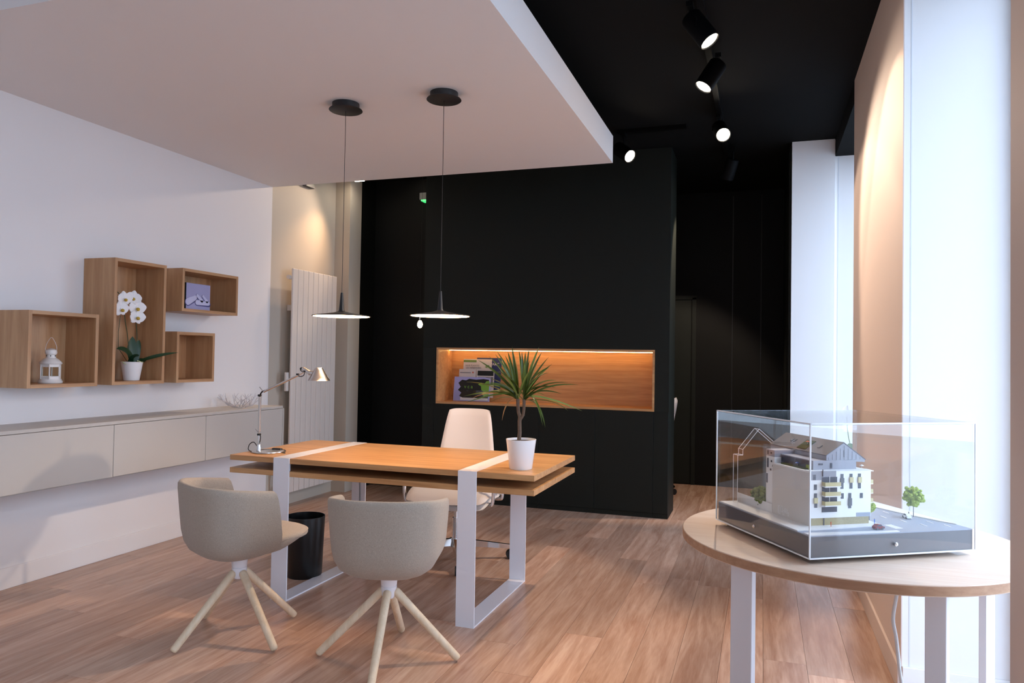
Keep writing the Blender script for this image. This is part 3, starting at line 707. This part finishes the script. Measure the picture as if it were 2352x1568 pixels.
# ================================================================== DRACAENA
dp = thing('dracaena', 'spiky green dracaena in a white pot on the right end of the desk', 'plant', (-1.133, 3.49, .748))
B().lathe([(0, 0), (.054, 0), (.057, .003), (.0745, .142), (.0755, .147), (.0715, .147), (.0695, .135), (0, .135)], seg=44).make('pot', 'white_ceramic', dp, 40)
B().lathe([(0, .125), (.07, .125), (.066, .137), (0, .14)], seg=24).make('soil', 'soil', dp, 40)
tk = B().tube([(-.012, 0, .13), (-.008, 0, .18), (-.010, 0, .235), (-.006, .0, .26)], .01, 10, rr=[.0105, .0095, .0095, .011])
tk.tube([(-.006, 0, .252), (-.016, 0, .28), (-.02, 0, .315), (-.022, .003, .345)], .008, 10, rr=[.010, .0085, .0085, .0095])
tk.tube([(-.004, 0, .250), (.010, -.004, .268), (.014, -.006, .30), (.014, -.006, .345)], .008, 10, rr=[.009, .0075, .0075, .0085])
tk.make('trunk', 'trunk', dp, 60)
rl = random.Random(11)
heads = [V((-.022, .003, .34)), V((.014, -.006, .34))]
# tips relative to the pot base: (x, z), the depth is added
tips = [(-.235, .555), (-.18, .575), (-.145, .60), (-.115, .585), (-.085, .605), (-.055, .60), (-.035, .625), (.0, .600), (.035, .615), (.055, .625), (.05, .56), (.085, .60), (.11, .575), (.13, .54), (.16, .50), (.20, .465), (.255, .455), (.275, .44), (.19, .43), (.225, .40), (.285, .31), (-.20, .43), (-.27, .34), (-.22, .385), (-.17, .44), (-.30, .37)]
k = 0
for (tx, tz) in tips:
    tz -= .018
    h = heads[0] if tx < -.02 else (heads[1] if tx > .02 else heads[k % 2]); k += 1
    ty = rl.uniform(-.10, .10)
    tip = V((tx, ty, tz)); mid = h + (tip - h) * .5 + V((-.15 * (tx - h.x), 0, .05 if tz < .5 else .02))
    strap([h + V((0, 0, rl.uniform(-.01, .03))), mid, tip], rl.uniform(.0135, .0175), 'leaf' if rl.random() < .7 else 'leaf_pale', 'leaf', dp, .25, V((0, -.55, .83)), ndiv=9)
for i in range(22):
    a = rl.uniform(0, 2 * PI); el = rl.uniform(.25, 1.4); L = rl.uniform(.17, .27); h = heads[i % 2]
    tip = h + V((math.cos(a) * math.cos(el) * L, math.sin(a) * math.cos(el) * L, math.sin(el) * L))
    strap([h + V((0, 0, rl.uniform(-.01, .03))), h + (tip - h) * .5 + V((0, 0, .03)), tip - V((0, 0, .03 * math.cos(el)))], rl.uniform(.0125, .0165), 'leaf' if rl.random() < .75 else 'leaf_pale', 'leaf', dp, .25, ndiv=8)
for p1, p2, m in (((.07, .0, .41), (.128, -.06, .225), 'leaf'), ((.09, -.0, .36), (.135, -.04, .215), 'leaf'), ((-.07, -.03, .36), (-.085, -.05, .24), 'leaf_dry'), ((-.14, -.03, .40), (-.245, -.05, .345), 'leaf_dry'), ((.16, .0, .36), (.245, -.03, .30), 'leaf'), ((-.08, 0, .37), (-.155, -.02, .33), 'leaf'), ((-.15, .0, .42), (-.29, -.02, .425), 'leaf')):
    strap([heads[0 if p1[0] < 0 else 1], p1, p2], .0145, m, 'leaf', dp, .25, ndiv=9)

# ================================================================== PENDANTS
def pendant(x, label):
    y = 3.525
    p = thing('pendant_lamp', label, 'lamp', (x, y, 2.691), group='flat black pendant lamps over the desk')
    B().lathe([(0, 0), (.074, 0), (.074, -.030), (.090, -.034), (.092, -.038), (.088, -.041), (0, -.042)], seg=44).make('ceiling_rose', 'black_matte', p, 40)
    B().cyl((0, 0, -1.055), (0, 0, -.04), .0016, seg=6).make('cord', 'black_plastic', p)
    zt = 1.642 - 2.691; zr = 1.512 - 2.691
    B().lathe([(0, zt), (.006, zt), (.0075, zt - .01), (.014, zr + .035), (.018, zr + .028), (.045, zr + .020), (.10, zr + .011), (.156, zr + .004), (.159, zr + .001), (.159, zr - .001), (.154, zr + .001), (0, zr + .006)], seg=56).make('shade', 'black_matte', p, 40)
    B().lathe([(0, zr + .0015), (.152, zr - .0005), (.152, zr - .002), (0, zr - .001)], seg=48).make('diffuser', 'pendant_light', p, 40)
pendant(-2.196, 'black disc pendant lamp hanging in front of the radiator')
pendant(-1.602, 'black disc pendant lamp hanging in front of the black cabinet block')

# ================================================================== TRACK SPOTLIGHTS
def track(x0, y0, x1, y1, label):
    t = thing('lighting_track', label, 'lighting track', (0, 0, 0), group='black ceiling lighting tracks')
    w = .018
    if abs(x1 - x0) > abs(y1 - y0): B().mm((x0, y0 - w, ZC - .03), (x1, y0 + w, ZC)).make('rail', 'black_track', t); B().mm((x0 + .02, y0 - .006, ZC - .032), (x1 - .02, y0 + .006, ZC - .0295)).make('slot', 'black_track', t)
    else: B().mm((x0 - w, y0, ZC - .03), (x0 + w, y1, ZC)).make('rail', 'black_track', t); B().mm((x0 - .006, y0 + .02, ZC - .032), (x0 + .006, y1 - .02, ZC - .0295)).make('slot', 'black_track', t)
track(-.30, 2.6, -.30, 7.0, 'long black lighting track running away along the ceiling')
track(-1.07, 5.58, -.55, 5.58, 'short black lighting track across the ceiling beside the white panel')
def track_spot(label, lens, aim, lit=True, energy=60, size=1.0, L=.17, mount=None, col=WARM2, blend=.35):
    d = V(aim).normalized(); lens = V(lens); tail = lens - d * L
    m = V(mount) if mount else V((tail.x, tail.y, ZC - .03))
    s = thing('track_spotlight', label, 'spotlight', tuple(m), group='black track spotlights')
    r = .052; q = B(); q.lathe([(0, 0), (r * .9, 0), (r, .008), (r, L - .004), (r - .004, L), (r - .007, L - .004), (r - .008, L - .012), (0, L - .012)], tail - m, 36, d); q.make('housing', 'black_track', s, 40)
    q = B(); q.lathe([(0, 0), (r - .009, 0), (r - .009, .004), (0, .006)], lens - d * .011 - m, 32, d); q.make('lens', 'spot_light' if lit else 'black_plastic', s, 40)
    B().mm((-.016, -.05, -.025), (.016, .05, .0)).make('adapter', 'black_track', s)
    mid = tail + d * L * .45 - m; q = B().cyl((0, 0, -.02), (0, 0, min(-.03, mid.z + r + .01)), .006, seg=8)
    sd = d.cross(V((0, 0, 1))).normalized()
    q.tube([V((0, 0, mid.z + r + .012)), mid + sd * (r + .006) + V((0, 0, r * .5)), mid + sd * (r + .006)], .005, 6)
    q.make('bracket', 'black_track', s)
    if lit:
        l = spot('spot_beam', tuple(lens + d * .012 - m), tuple(lens + d * 2 - m), energy, col, size, blend, s, .03)
    return s
track_spot('black spotlight nearest the top of the photo, aimed right', (-.25, 3.62, 2.835), (.62, -.1, -.9), energy=30, size=1.40, blend=.12)
track_spot('second black spotlight along the track, aimed down left', (-.33, 4.25, 2.845), (-.48, -.25, -.85), energy=110, size=1.1)
track_spot('third black spotlight along the track, shining towards the camera', (-.265, 5.21, 2.85), (.25, -.85, -.62), energy=100, size=1.25)
track_spot('black spotlight on the short track beside the white ceiling panel', (-.955, 5.50, 2.83), (.75, -.55, -.62), energy=72, size=.88, blend=.2, mount=(-1.02, 5.58, ZC - .03))
track_spot('black spotlight at the far end of the track, turned away so its lens is hidden', (-.29, 6.28, 2.80), (-.30, .42, -.85), energy=110, size=1.3)
# recessed spot over the radiator
rs = thing('ceiling_spot', 'small square ceiling spotlight peeping past the white ceiling panel', 'spotlight', (-3.595, 6.0, ZC))
B().mm((-.050, -.05, -.125), (.050, .05, 0)).make('housing', 'black_matte', rs)
B().mm((-.046, -.045, -.1295), (.046, .045, -.1255)).make('lens', 'spot_light', rs)
spot('spot_beam', (0, 0, -.14), (-.26, -.46, -1.25), 40, WARM, 1.15, .9, rs, .03)
r2 = thing('ceiling_spot', 'small recessed spotlight in the ceiling of the dark recess', 'spotlight', (-3.25, 6.36, ZC))
B().lathe([(0, -.006), (.04, -.006), (.045, -.004), (.045, 0), (0, 0)], seg=24).make('housing', 'black_matte', r2)
B().lathe([(0, -.008), (.03, -.008), (.03, -.0062), (0, -.0062)], seg=24).make('lens', 'spot_light', r2)
spot('spot_beam', (0, 0, -.02), (-.65, -2.3, -1.45), 52, WARM2, 1.25, .5, r2, .03)
# exit sign
ex = thing('exit_sign', 'small grey emergency light glowing green high in the dark recess', 'emergency light', (-3.12, 6.52, 2.83))
B().mm((-.075, -.03, .0), (.075, .075, .07)).bevel(.004, 1).make('housing', 'grey_box', ex)
B().mm((-.055, -.034, -.014), (.075, .06, -.0005)).make('lens', 'exit_green', ex)
# filament bulb
fb = thing('pendant_bulb', 'bare glowing bulb hanging in the dark recess', 'lamp', (-3.07, 6.30, 1.60))
B().lathe([(0, -.035), (.014, -.03), (.024, -.012), (.025, .004), (.017, .026), (.011, .036), (0, .036)], seg=24).make('bulb', 'bulb_light', fb, 50)
B().cyl((0, 0, .034), (0, 0, .075), .012, .010, 14).make('socket', 'chrome', fb, 40)
B().cyl((0, 0, .075), (0, 0, ZC - 1.602), .0015, seg=6).make('cord', 'black_plastic', fb)

# ================================================================== ROUND TABLE
TX, TY = .262, 2.612
rt = thing('round_table', 'round oak table on white flat legs by the window', 'table', (TX, TY, 0))
B().lathe([(0, .7105), (.513, .7105), (.515, .7125), (.515, .738), (.5135, .740), (0, .740)], seg=96).make('tabletop', 'table_oak', rt, 40)
B().lathe([(.5146, .7128), (.5156, .7133), (.5156, .7372), (.5146, .7377), (.5146, .7128)], seg=96, cap=False).make('edge_band', 'oak_edge', rt, 40, label='edge of the tabletop in the oak without painted daylight')
cu = V((.845, .535, 0)).normalized(); cw = V((-cu.y, cu.x, 0)); ang = math.atan2(cu.y, cu.x)
def leg(x, y, wdir, wid=.071):
    q = B(); q.box((0, 0, .3552), (wid, .022, .7104), Matrix.Rotation(math.atan2(wdir.y, wdir.x), 3, 'Z')); q.bevel(.0015, 1)
    q.make('leg', 'white_metal', rt, loc=(x - TX, y - TY, 0))
lv = V((.845, -.535, 0)); leg(-.048, 2.285, lv); leg(.446, 2.235, lv, .054); leg(.675, 2.69, V((.535, .845, 0))); leg(-.062, 2.92, lv)
B().cord([(.09, -.372, .712), (.088, -.37, .672), (.081, -.362, .605), (.092, -.342, .546), (.107, -.302, .447), (.12, -.252, .366), (.11, -.19, .2), (.13, -.12, .04), (.16, .05, .006), (.24, .2, .006)], .0048, 8).make('cord', 'cord_white', rt, 50, label='white cable hanging under the table')

# ================================================================== ARCHITECTURAL MODEL + ACRYLIC CASE
NX, NY, NZ = .128, 2.201, .757
NW = .555; NL = .511
RM = math.atan2(cu.y, cu.x)
case = thing('display_case', 'clear acrylic display case over the building model', 'display case', (NX, NY, .7405), RM)
zb, zt_ = NZ - .7405, 1.129 - .7405; tk = .005
def panel(a, b): return B().mm(a, b)
panel((0, 0, zb), (NW, tk, zt_)).make('front_panel', 'acrylic', case)
panel((0, NL - tk, zb), (NW, NL, zt_)).make('back_panel', 'acrylic', case)
panel((0, tk, zb), (tk, NL - tk, zt_)).make('side_panel', 'acrylic', case)
panel((NW - tk, tk, zb), (NW, NL - tk, zt_)).make('side_panel', 'acrylic', case)
panel((tk, tk, zt_ - tk), (NW - tk, NL - tk, zt_)).make('top_panel', 'acrylic', case)
e = .0019
q = B()
for (x, y) in ((0, 0), (0, NL)): q.mm((x - e, y - e, zb), (x + e, y + e, zt_))
q.mm((-e, -e, zt_ - e), (e, NL, zt_ + e)).mm((-e, -e, zb - e), (e, NL, zb + e)).mm((-e, -e, zb - e), (NW, e, zb + e)).mm((NW - e, -e, zb), (NW + e, e, zt_)).mm((-e, -e, zt_ - e), (NW, e, zt_ + e))
q.make('glued_edges', 'acrylic_glow_edge', case, label='edges of the case, coloured white for the light glowing in them')
q = B(); q.mm((NW - .001, 0, zt_ - .001), (NW + .001, NL, zt_ + .001)).mm((0, NL - .001, zt_ - .001), (NW, NL + .001, zt_ + .001)).mm((NW - .001, NL - .001, zb), (NW + .001, NL + .001, zt_)); q.make('far_edges', 'acrylic', case)
for (x, y) in ((.012, .012), (NW - .05, .012), (.012, NL - .05), (NW - .05, NL - .05)): B().mm((x, y, 0), (x + .04, y + .04, zb - .0005)).make('foot', 'acrylic', case)
for x, y, d in ((.279, -.001, (0, -1, 0)), (-.001, .274, (-1, 0, 0))): B().lathe([(0, 0), (.006, 0), (.006, .003), (.003, .006), (0, .006)], (x, y, .045), 16, d).make('screw', 'chrome', case, 40)

mats = dict(bush='#6f7c36', plinth='#6a676a', road='#9aa0ae', pave='#e8e6e4', wall='#f0eeec', blank='#d8d2cb', zinc='#9a9aa3', zdark='#5b5a60', win='#4a4c58', wood='#a89a72', balc='#cdbf8e', tree='#9fb04c', hedge='#3c4a22', red='#8c2a30', whitecar='#e8eaee', blue='#3f6fd0', orange='#d8603a')
for kx, vx in mats.items(): M['m_' + kx] = plain('model_' + kx, vx, .55 if kx not in ('tree', 'hedge', 'bush') else .9, noise=.25 if kx in ('tree', 'hedge', 'bush', 'wood') else 0, scale=300)
M['m_roof'] = plain('model_roof', '#6a666c', .65)
md = thing('building_model', 'miniature model of a white apartment building inside the acrylic case', 'architectural model', (NX, NY, NZ), RM)
G = .818 - NZ                              # ground level of the model above the case bottom
B().mm((.0055, .0055, .0005), (NW - .0055, NL - .0055, G - .003)).make('plinth', 'm_plinth', md)
B().mm((.0055, .0055, G - .003), (NW - .0055, NL - .0055, G - .0005)).make('street', 'm_road', md)
pv = lambda *poly: B().prism(list(poly), G - .0005, G + .0022)
pv((.008, .066), (.062, .066), (.30, .083), (.31, .10), (.31, .5), (.008, .5)).make('pavement', 'm_pave', md)
pv((.12, .008), (.30, .008), (.30, .018), (.05, .035), (.008, .04), (.008, .008)).make('pavement', 'm_pave', md)
pv((.46, .45), (.50, .21), (.53, .10), (.547, .06), (.547, .5), (.46, .5)).make('pavement', 'm_pave', md)
for i in range(7): B().mm((.318 + i * .0002, .045 + i * .0075, G - .0005), (.345, .0485 + i * .0075, G + .0003)).make('crossing_stripe', 'm_pave', md)
for (x, y) in ((.36, .40), (.37, .33), (.385, .26), (.40, .19), (.42, .13), (.44, .07), (.44, .40), (.45, .32), (.46, .25), (.475, .17), (.49, .10), (.505, .05)):
    B().box((x, y, G), (.0035, .034, .0008), Matrix.Rotation(-.16, 3, 'Z')).make('lane_mark', 'm_pave', md)
# --- the building: every block is a part, its openings and balconies are sub-parts
u0, w0 = .076, .109
zg = G + .002
def Z(z): return z - NZ
main = B().mm((u0, w0, zg + .022), (.286, .292, Z(.979))).make('main_block', 'm_wall', md)
B().mm((u0 + .0015, w0 + .003, zg), (.282, .30, zg + .022)).make('wooden_base', 'm_wood', main)
B().mm((u0 - .0012, w0 - .0005, zg), (u0, .295, Z(.975))).make('blank_wall', 'm_blank', md)
B().mm((u0 - .002, .295, zg), (u0 + .0, .50, zg + .028)).make('garden_wall', 'm_pave', md)
rear = B().mm((u0 + .004, .292, zg), (.28, .338, Z(.997))).make('rear_block', 'm_wall', md)
B().mm((u0 + .004, .292, Z(.997)), (.28, .338, Z(1.018))).make('attic_band', 'm_zinc', rear)
for (y, z, h) in ((.328, .975, .03), (.332, .925, .03), (.308, .982, .006), (.300, .968, .006), (.312, .955, .006), (.328, 1.008, .012), (.310, 1.008, .006)): B().mm((u0 + .0025, y - .003, Z(z) - h / 2), (u0 + .0045, y + .003, Z(z) + h / 2)).make('window', 'm_win', rear)
B().mm((u0 + .0005, w0 - .0005, Z(.9535)), (.166, w0 + .001, Z(.980))).make('cladding', 'm_zinc', main)
def fwin(x, za, zb_, wd=.009): B().mm((x - wd / 2, w0 - .0012, Z(za)), (x + wd / 2, w0 + .001, Z(zb_))).make('window', 'm_win', main)
for x, za, zb_ in ((.092, .954, .970), (.096, .925, .941), (.0965, .890, .915), (.0975, .873, .886)): fwin(x, za, zb_)
for x, za, zb_ in ((.186, .926, .970), (.217, .926, .970), (.246, .926, .970), (.187, .897, .913), (.213, .868, .913), (.253, .897, .912)): fwin(x, za, zb_)
for x, za, zb_ in ((.217, .944, .960), (.246, .943, .960), (.0965, .886, .902)): B().mm((x - .006, w0 - .004, Z(za)), (x + .006, w0 - .0012, Z(zb_))).make('juliet_rail', 'm_balc', main)
for x, za, zb_ in ((.186, .944, .958), (.213, .876, .898)): B().mm((x - .006, w0 - .003, Z(za)), (x + .006, w0 - .0012, Z(zb_))).make('juliet_rail', 'm_zdark', main)
for i, z in enumerate((.938, .910, .882)):
    B().mm((.118, w0 - .0012, Z(z)), (.169, w0 + .001, Z(z) + .033 - (.009 if i == 0 else .006))).make('window', 'm_win', main)
    B().mm((.118, w0 - .016, Z(z) - .004), (.172, w0, Z(z) - .001)).make('balcony_slab', 'm_wall', main)
    B().mm((.118, w0 - .016, Z(z) - .001), (.171, w0 - .0145, Z(z) + .0105)).mm((.118, w0 - .0145, Z(z) - .001), (.1192, w0, Z(z) + .0105)).make('balcony_rail', 'm_balc', main)
    B().mm((.142, w0 - .002, Z(z)), (.1435, w0 - .001, Z(z) + .026)).make('mullion', 'm_wall', main)
fw_ = B().mm((.118, w0 - .0012, Z(.859)), (.169, w0 + .001, Z(.874))).make('window', 'm_win', main)
B().mm((.119, w0 - .003, Z(.964)), (.1205, w0, Z(.985))).make('screen', 'm_zdark', main)
B().mm((.236, w0 - .001, zg + .0225), (.284, w0 + .0005, zg + .034)).make('shop_sign', 'm_road', main)
B().mm((.125, w0 + .002, zg), (.129, w0 + .0026, zg + .021)).make('doorway', 'm_zdark', main)
for i, z in enumerate((.938, .910, .882)):
    B().mm((.286, w0 + .01, Z(z) - .003), (.303, w0 + .06, Z(z) - .001)).make('balcony_slab', 'm_wall', main)
    B().mm((.3015, w0 + .01, Z(z) - .001), (.303, w0 + .06, Z(z) + .0105)).mm((.286, w0 + .01, Z(z) - .001), (.3015, w0 + .0112, Z(z) + .0105)).make('balcony_rail', 'm_balc', main)
B().mm((.286, w0 + .01, Z(.974)), (.304, w0 + .06, Z(.976))).make('canopy', 'm_wall', main)
# set back storey, terraces and gabled roof
st = B().mm((.104, w0 + .022, Z(.979)), (.252, .30, Z(1.007))).make('upper_storey', 'm_zinc', md)
B().mm((.122, w0 + .0205, Z(.994)), (.136, w0 + .022, Z(.999))).make('window', 'm_win', st)
B().mm((.162, w0 + .0205, Z(.984)), (.168, w0 + .022, Z(1.0))).make('window', 'm_win', st)
B().mm((u0 + .0002, w0, Z(.9795)), (.286, w0 + .0215, Z(.9805))).make('terrace', 'm_pave', md)
B().mm((.088, .15, Z(.979)), (.1038, .27, Z(.983))).make('terrace_planting', 'm_hedge', md)
B().mm((.1030, .15, Z(.983)), (.1039, .29, Z(1.004))).make('glazing', 'm_win', st)
gy0, gy1 = w0 + .026, .425
prof = [(.152, Z(1.007)), (.286, Z(1.0)), (.286, Z(1.007)), (.212, Z(1.058)), (.152, Z(1.021))]
ga = B().prism(prof, gy0, gy1, lambda x, y, z: (x, z, y)).make('gabled_storey', 'm_zinc', md)
def roofslab(p, q, th, nm, mat):
    (x0, z0), (x1, z1) = p, q
    return B().prism([(x0, z0), (x1, z1), (x1, z1 + th), (x0, z0 + th)], gy0 - .001, gy1 + .001, lambda x, y, z: (x, z, y)).make(nm, mat, ga)
roofslab((.150, Z(1.0205)), (.212, Z(1.0585)), .0022, 'roof_slope', 'm_roof'); roofslab((.212, Z(1.0585)), (.288, Z(1.006)), .0022, 'roof_slope', 'm_roof')
for i in range(9): B().mm((.158 + i * .0138, gy0 - .0006, Z(1.008)), (.1585 + i * .0138, gy0, Z(1.016 + .0085 * min(i, 8 - i)))).make('seam', 'm_zdark', ga)
B().mm((.2115, gy0 - .0012, Z(1.016)), (.2128, gy0, Z(1.036))).make('window', 'm_win', ga)
def onroof(s, y, wds, wy, nm, mat, hh=.0028):
    x0, z0, x1, z1 = .150, Z(1.0205), .212, Z(1.0585); cx, cz = x0 + (x1 - x0) * s, z0 + (z1 - z0) * s; a = math.atan2(z1 - z0, x1 - x0)
    B().box((cx, y, cz + .0022), (wds, wy, hh), Matrix.Rotation(-a, 3, 'Y')).make(nm, mat, ga)
for s, y in ((.55, .35), (.55, .335), (.45, .20)): onroof(s, y, .014, .008, 'skylight', 'm_win')
onroof(.42, .265, .045, .045, 'roof_terrace', 'm_hedge', .003)
def parasol(x, y, z, mat):
    p = B().lathe([(0, .012), (.0065, .0085), (.0068, .0080), (0, .0095)], seg=8).make('parasol', mat, md, loc=(x, y, z)); B().cyl((0, 0, 0), (0, 0, .011), .0005, seg=5).make('pole', 'm_wall', p)
parasol(.178, .262, Z(1.040), 'm_orange'); parasol(.098, .20, Z(.983), 'm_blue'); parasol(.275, .135, Z(.981), 'm_wall')
B().mm((.100, .14, Z(.9805)), (.1035, .16, Z(.992))).make('terrace_planting', 'm_tree', md)
# 10 0 0 % style lettering on the blank wall
lx = u0 - .0018
def glyph(y0, y1, z0, z1, t=.0011, solid=False):
    q = B()
    if solid: q.mm((lx, y0, z0), (lx + .0005, y1, z1))
    else: q.mm((lx, y0, z0), (lx + .0005, y0 + t, z1)).mm((lx, y1 - t, z0), (lx + .0005, y1, z1)).mm((lx, y0 + t, z1 - t), (lx + .0005, y1 - t, z1)).mm((lx, y0 + t, z0), (lx + .0005, y1 - t, z0 + t))
    q.make('wall_lettering', 'm_wall', md)
zl = zg + .006
glyph(.262, .2635, zl, zl + .026, solid=True); glyph(.249, .259, zl, zl + .026); glyph(.239, .247, zl + .008, zl + .026); glyph(.229, .237, zl, zl + .014); glyph(.221, .227, zl + .010, zl + .022); glyph(.214, .220, zl + .008, zl + .020); glyph(.206, .212, zl + .002, zl + .013)
# planting
def tree(x, y, h, r, seed, mat='m_tree'):
    t = B().cyl((0, 0, 0), (0, 0, h * .6), .0012, .0008, 6).make('model_tree', 'm_zdark', md, loc=(x, y, zg))
    rr = random.Random(seed); q = B()
    for i in range(130):
        d = V((rr.gauss(0, 1), rr.gauss(0, 1), rr.gauss(0, 1))).normalized() * r * rr.uniform(.55, 1); c = V((d.x, d.y, h - r + d.z * 1.05)); s = r * rr.uniform(.13, .25)
        bmesh.ops.create_icosphere(q.bm, subdivisions=1, radius=s, matrix=Matrix.Translation(c) @ Matrix.Rotation(rr.uniform(0, 3), 4, 'X'))
    q.make('foliage', mat, t)
tree(.492, .169, .094, .030, 1); tree(.315, .15, .06, .018, 2); tree(.096, .372, .068, .032, 3, 'm_bush'); tree(.115, .43, .056, .030, 4, 'm_bush'); tree(.10, .345, .045, .022, 5, 'm_bush')
q = B(); rr = random.Random(9)
for i in range(60):
    bmesh.ops.create_icosphere(q.bm, subdivisions=1, radius=rr.uniform(.005, .010), matrix=Matrix.Translation((rr.uniform(.085, .16), rr.uniform(.345, .45), zg + rr.uniform(.004, .022))))
q.make('hedge', 'm_hedge', md)
# cars and people of the model
def car(x, y, a, mat):
    c = B(); s = .034
    prof = [(-.5, .08), (.5, .08), (.5, .22), (.28, .27), (.12, .42), (-.22, .43), (-.42, .29), (-.5, .27)]
    c.prism([(px * s, pz * s) for px, pz in prof], -.2 * s, .2 * s, lambda X, Y, Zz: (X, Zz, Y)); o = c.make('model_car', mat, md, loc=(x, y, G)); o.rotation_euler = (0, 0, a)
    for px in (-.3, .3):
        for py in (-.19, .19): B().cyl((px * s, (py - .03) * s, .1 * s), (px * s, (py + .03) * s, .1 * s), .1 * s, seg=10).make('wheel', 'm_zdark', o)
    B().prism([(px * s, pz * s) for px, pz in ((.24, .28), (.11, .40), (-.2, .41), (-.38, .30))], -.205 * s, .205 * s, lambda X, Y, Zz: (X, Zz, Y)).make('glazing', 'm_win', o)
car(.462, .163, 1.35 - .05, 'm_whitecar'); car(.262, .048, .08, 'm_red')
def figure(x, y, mat, h=.017):
    f = B().tube([(0, 0, 0), (0, 0, h * .45), (0, 0, h * .8), (0, 0, h * .86)], .001, 6, rr=[.0008, .0013, .0018, .0007]).make('model_figure', mat, md, loc=(x, y, zg))
    B().lathe([(0, 0), (.0011, .0006), (.0013, .0014), (.0007, .0024), (0, .0026)], (0, 0, h * .86), 8).make('head', 'm_wood', f)
figure(.135, .090, 'm_orange'); figure(.292, .10, 'm_blue'); figure(.485, .18, 'm_zdark', .014)
# clear outline of the neighbouring gable
ag = [(.044, zg), (.044, Z(.983)), (.063, Z(.983)), (.063, Z(1.002)), (.124, Z(1.070)), (.193, Z(1.016)), (.193, zg)]
gl = B().prism(ag, .45, .478, lambda x, y, z: (x, z, y)).make('clear_neighbour_volume', 'acrylic', md)
q = B()
for yy in (.45, .478):
    for i in range(5): q.cyl((ag[i][0], yy, ag[i][1]), (ag[i + 1][0], yy, ag[i + 1][1]), .0008, seg=5)
for i in range(1, 6): q.cyl((ag[i][0], .45, ag[i][1]), (ag[i][0], .478, ag[i][1]), .0008, seg=5)
q.make('glow_edge', 'acrylic_glow_edge', gl)  # edge bars coloured white to imitate the glow of light

# ================================================================== PEACE LILY in the far bay
pl = thing('peace_lily', 'white flowered leafy plant in the far window bay behind the model case', 'plant', (.66, 5.62, 0))
B().lathe([(0, 0), (.10, 0), (.105, .005), (.13, .34), (.132, .345), (.124, .345), (.12, .32), (0, .32)], seg=36).make('pot', 'white_ceramic', pl, 40)
B().lathe([(0, .30), (.12, .30), (.115, .322), (0, .33)], seg=20).make('soil', 'soil', pl, 40)
for mid, tip, w in (((-.03, 0, .6), (-.10, -.03, .73), .075), ((.03, 0, .6), (.14, .02, .7), .08), ((0, .05, .58), (.02, .16, .68), .08), ((0, -.06, .55), (-.02, -.17, .62), .07), ((-.06, .04, .5), (-.14, .08, .58), .07), ((.06, -.04, .5), (.16, -.1, .56), .07)):
    B().cord([(0, 0, .31), ((mid[0]) * .5, mid[1] * .5, (.31 + mid[2]) / 2), mid], .003, 6).make('stalk', 'leaf', pl)
    strap([mid, V(mid) * .4 + V(tip) * .6 + V((0, 0, .05)), tip], w, 'leaf', 'leaf', pl, up_=V((.2, -1, .4)))
B().cord([(0, 0, .31), (-.05, 0, .6), (-.09, -.01, .80), (-.10, -.01, .93)], .0028, 6).make('stalk', 'leaf_pale', pl)
strap([(-.10, -.01, .92), (-.12, -.01, .97), (-.095, -.01, 1.005)], .045, 'petal', 'flower', pl, up_=V((.1, -1, .1)))
